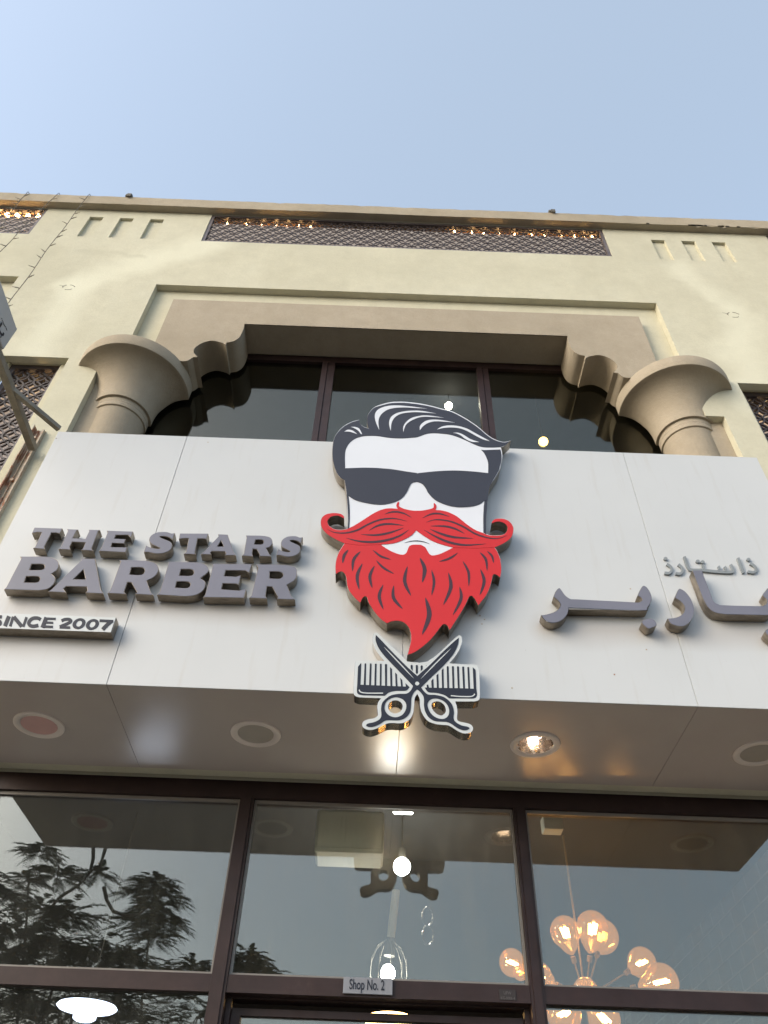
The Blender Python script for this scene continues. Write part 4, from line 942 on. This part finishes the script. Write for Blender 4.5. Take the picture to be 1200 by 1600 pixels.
# globe chandelier right
YC = 4.7
cen = at(915, 1560, YC); 
t_ = empty('globe_chandelier', cen, 'brass chandelier of clear amber globe bulbs behind the right pane', 'chandelier')
gb = [(883, 1456, 23, 4.55), (926, 1450, 25, 4.55), (941, 1463, 25, 4.95), (1003, 1504, 22, 4.9), (1034, 1534, 26, 4.6), (800, 1504, 20, 4.9), (842, 1525, 20, 4.6), (915, 1548, 19, 4.4), (881, 1584, 27, 4.55), (944, 1592, 25, 4.75), (813, 1519, 12, 4.95)]
for gx, gy, gr, gY in gb:
    p = at(gx, gy, gY); r_ = (at(gx+gr, gy, gY)-p).length
    bm = bmesh.new()
    dirc = (p-cen); dirc = dirc.normalized() if dirc.length > .01 else Vector((0, 0, 1))
    base = p-dirc*r_*1.55
    bm2 = bmesh.new(); sphere(bm2, Vector((0, 0, 0)), r_, 24)
    for v in bm2.verts:
        tt = max(0, -(v.co.normalized().dot(dirc))); k_ = max(0, (tt-.72)/.28); v.co += -dirc*r_*.45*k_**1.5
        v.co += p
    g_ = obj('globe', bm2, M['globe'], t_, True)
    bm = bmesh.new(); up_ = Vector((0, 0, 1))
    for k in range(4):
        a = math.pi/2*k; off = Vector((math.cos(a), math.sin(a), 0))*r_*.16
        tube(bm, [p+off-dirc*r_*.35+up_*0, p+off*1.4+dirc*r_*.25], r_*.085, 6)
    obj('filament', bm, M['e_fil'], g_, True)
    bm = bmesh.new(); tube(bm, [base, base-dirc*.03], .014, 10); tube(bm, [base-dirc*.03, cen], .005, 6); obj('arm', bm, flat('brass%d' % gx, (.30, .20, .08), .3), t_)
bm = bmesh.new(); sphere(bm, cen, .05, 16); tube(bm, [cen, (cen.x, cen.y, 3.62)], .006, 6); obj('hub', bm, bpy.data.materials['brass883'], t_)
# air conditioner boxes
a = at(497, 1270, 3.95); b_ = at(599, 1338, 3.95)
t_ = empty('air_conditioner', ((a.x+b_.x)/2, 4.05, b_.z), 'beige air conditioner casing behind the top of the middle pane', 'air conditioner')
bm = bmesh.new(); box(bm, a.x, b_.x, 3.9, 4.12, b_.z, a.z, bev=.012); obj('casing', bm, M['ac'], t_)
obj('flap', B(a.x+.004, b_.x-.004, 3.885, 3.9, b_.z-.012, b_.z+.012, bev=.004), M['ac'], t_)
a2 = at(528, 1262, 3.95); b2 = at(572, 1273, 3.95)
obj('bracket', B(a2.x, b2.x, 3.92, 4.1, a.z+.001, a.z+.25, bev=.003), M['ac'], t_)
a = at(848, 1284, 3.9); b_ = at(880, 1298, 3.9)
tag(obj('junction_box', B(a.x, b_.x, 3.88, 3.96, b_.z, a.z+.03, bev=.004), M['ac']), 'small beige junction box behind the top left corner of the right pane', 'junction box')

# ------------------------------------------------------------------ trees across the street (seen mirrored in the glass)
def frond(bm, p, d_, L_, wd, rnd, n=13):
    """feathery compound leaf: rachis with paired leaflets"""
    d_ = d_.normalized(); side = d_.cross(Vector((0, 0, 1)))
    if side.length < .1: side = Vector((1, 0, 0))
    side.normalize(); q = Vector(p)
    for k in range(n):
        t = (k+1)/n; q2 = Vector(p)+d_*L_*t+Vector((0, 0, -1))*L_*.35*t*t
        l_ = wd*math.sin(math.pi*min(.97, .18+.8*t))
        for sg in (-1, 1):
            dd = (side*sg*1.0+d_*.5+Vector((0, 0, rnd.uniform(-.35, .05)))).normalized()
            w_ = d_*L_/n*.36
            vs = [bm.verts.new(x) for x in (q2-w_, q2+dd*l_*.6-w_*.9, q2+dd*l_, q2+dd*l_*.55+w_, q2+w_)]
            bm.faces.new(vs)
        q = q2
def tree(x, y, h, crowns, label, seed, trunk=.16, boughs=()):
    rnd = random.Random(seed); t_ = empty('street_tree', (x, y, -.16), label, 'tree', 'trees across the street')
    base = Vector((x, y, -.16)); fork = base+Vector((rnd.uniform(-.2, .2), 0, h*.38))
    bt = bmesh.new(); tube(bt, [base, base.lerp(fork, .5)+Vector((.08, 0, 0)), fork], trunk, 9, r2=trunk*.7)
    bc = bmesh.new()
    for cx, cy, cz, cr, nf in crowns:
        c = Vector((cx, cy, cz)); mid = fork.lerp(c, .5)+Vector((rnd.uniform(-.3, .3), rnd.uniform(-.3, .3), -.25))
        if rnd.random() < .22: tube(bt, [fork, mid, c.lerp(mid, .3)+Vector((0, 0, .1)), c], trunk*.3, 6, r2=.02)
        for k in range(int(nf*2.1)):
            v = Vector((rnd.gauss(0, 1), rnd.gauss(0, 1), rnd.gauss(0, .55))); v.normalize()
            p = c+Vector((v.x*cr, v.y*cr, round(v.z*2.2)/2.2*cr*.6))*rnd.uniform(.15, .75)
            if k % 9 == 0: tube(bt, [c, c.lerp(p, .5)+Vector((0, 0, .05)), p], .028, 5, r2=.008)
            dv = Vector((v.x, v.y, rnd.uniform(-.15, .3)))
            frond(bc, p, dv, rnd.uniform(.45, .8)*min(1.2, .6+cr*.5), rnd.uniform(.09, .15), rnd, 13)
    for pts in boughs: tube(bt, [mir(a_, b_, 18.5) for a_, b_ in pts], .045, 6, r2=.03)
    obj('trunk', bt, M['bark'], t_, True); obj('crown', bc, M['leaf'], t_)
YM = 7.24
def mir(px_, py_, Yd):      # where a thing mirrored in the shop glass really stands
    q = at(px_, py_, Yd); return Vector((q.x, YM-q.y, q.z))
def cr_(lst, Yd): 
    return [(*mir(a, b_, Yd), r_, n_) for a, b_, r_, n_ in lst]
D1, D2, D3 = 19.0, 21.0, 26.0
b1 = mir(70, 1700, D1)
tree(b1.x, b1.y, 6.2, cr_([(60, 1330, .35, 26), (90, 1365, .5, 34), (45, 1375, .35, 20), (10, 1400, .5, 30), (65, 1420, .6, 40), (150, 1365, .35, 20), (110, 1430, .6, 46), (30, 1460, .8, 60), (100, 1480, .9, 80), (160, 1490, .9, 70), (0, 1500, 1.0, 70), (60, 1520, 1.0, 80), (205, 1500, .5, 34), (130, 1530, 1.0, 80), (-60, 1450, 1.1, 80), (-40, 1380, .8, 50), (0, 1570, 1.2, 90), (90, 1580, 1.2, 90), (170, 1570, .9, 60), (220, 1600, .9, 50), (50, 1640, 1.3, 80), (150, 1650, 1.2, 80), (280, 1560, .5, 24), (310, 1590, .5, 24)], D1), 'broad feathery tree across the street mirrored in the left shop pane', 11, boughs=([(146, 1290), (145, 1340), (140, 1362), (122, 1382), (92, 1402), (60, 1440)], [(165, 1320), (156, 1352)], [(162, 1385), (166, 1405), (176, 1423), (195, 1430), (215, 1428), (228, 1418)]))
b2_ = mir(248, 1600, D2)
tree(b2_.x, b2_.y, 5.6, cr_([(240, 1380, .5, 40), (250, 1400, .55, 44), (235, 1420, .5, 34), (215, 1440, .5, 30), (255, 1440, .55, 40), (240, 1465, .5, 36), (205, 1395, .25, 12)], D2), 'slim feathery tree across the street mirrored left of the first mullion', 12, .09)
b3 = mir(388, 1600, D3)
tree(b3.x, b3.y, 4.6, cr_([(385, 1498, .7, 60), (370, 1510, .6, 50), (400, 1520, .7, 50), (300, 1510, .6, 40), (270, 1520, .6, 40)], D3), 'small bushy tree farther off, mirrored at the foot of the middle pane', 13)
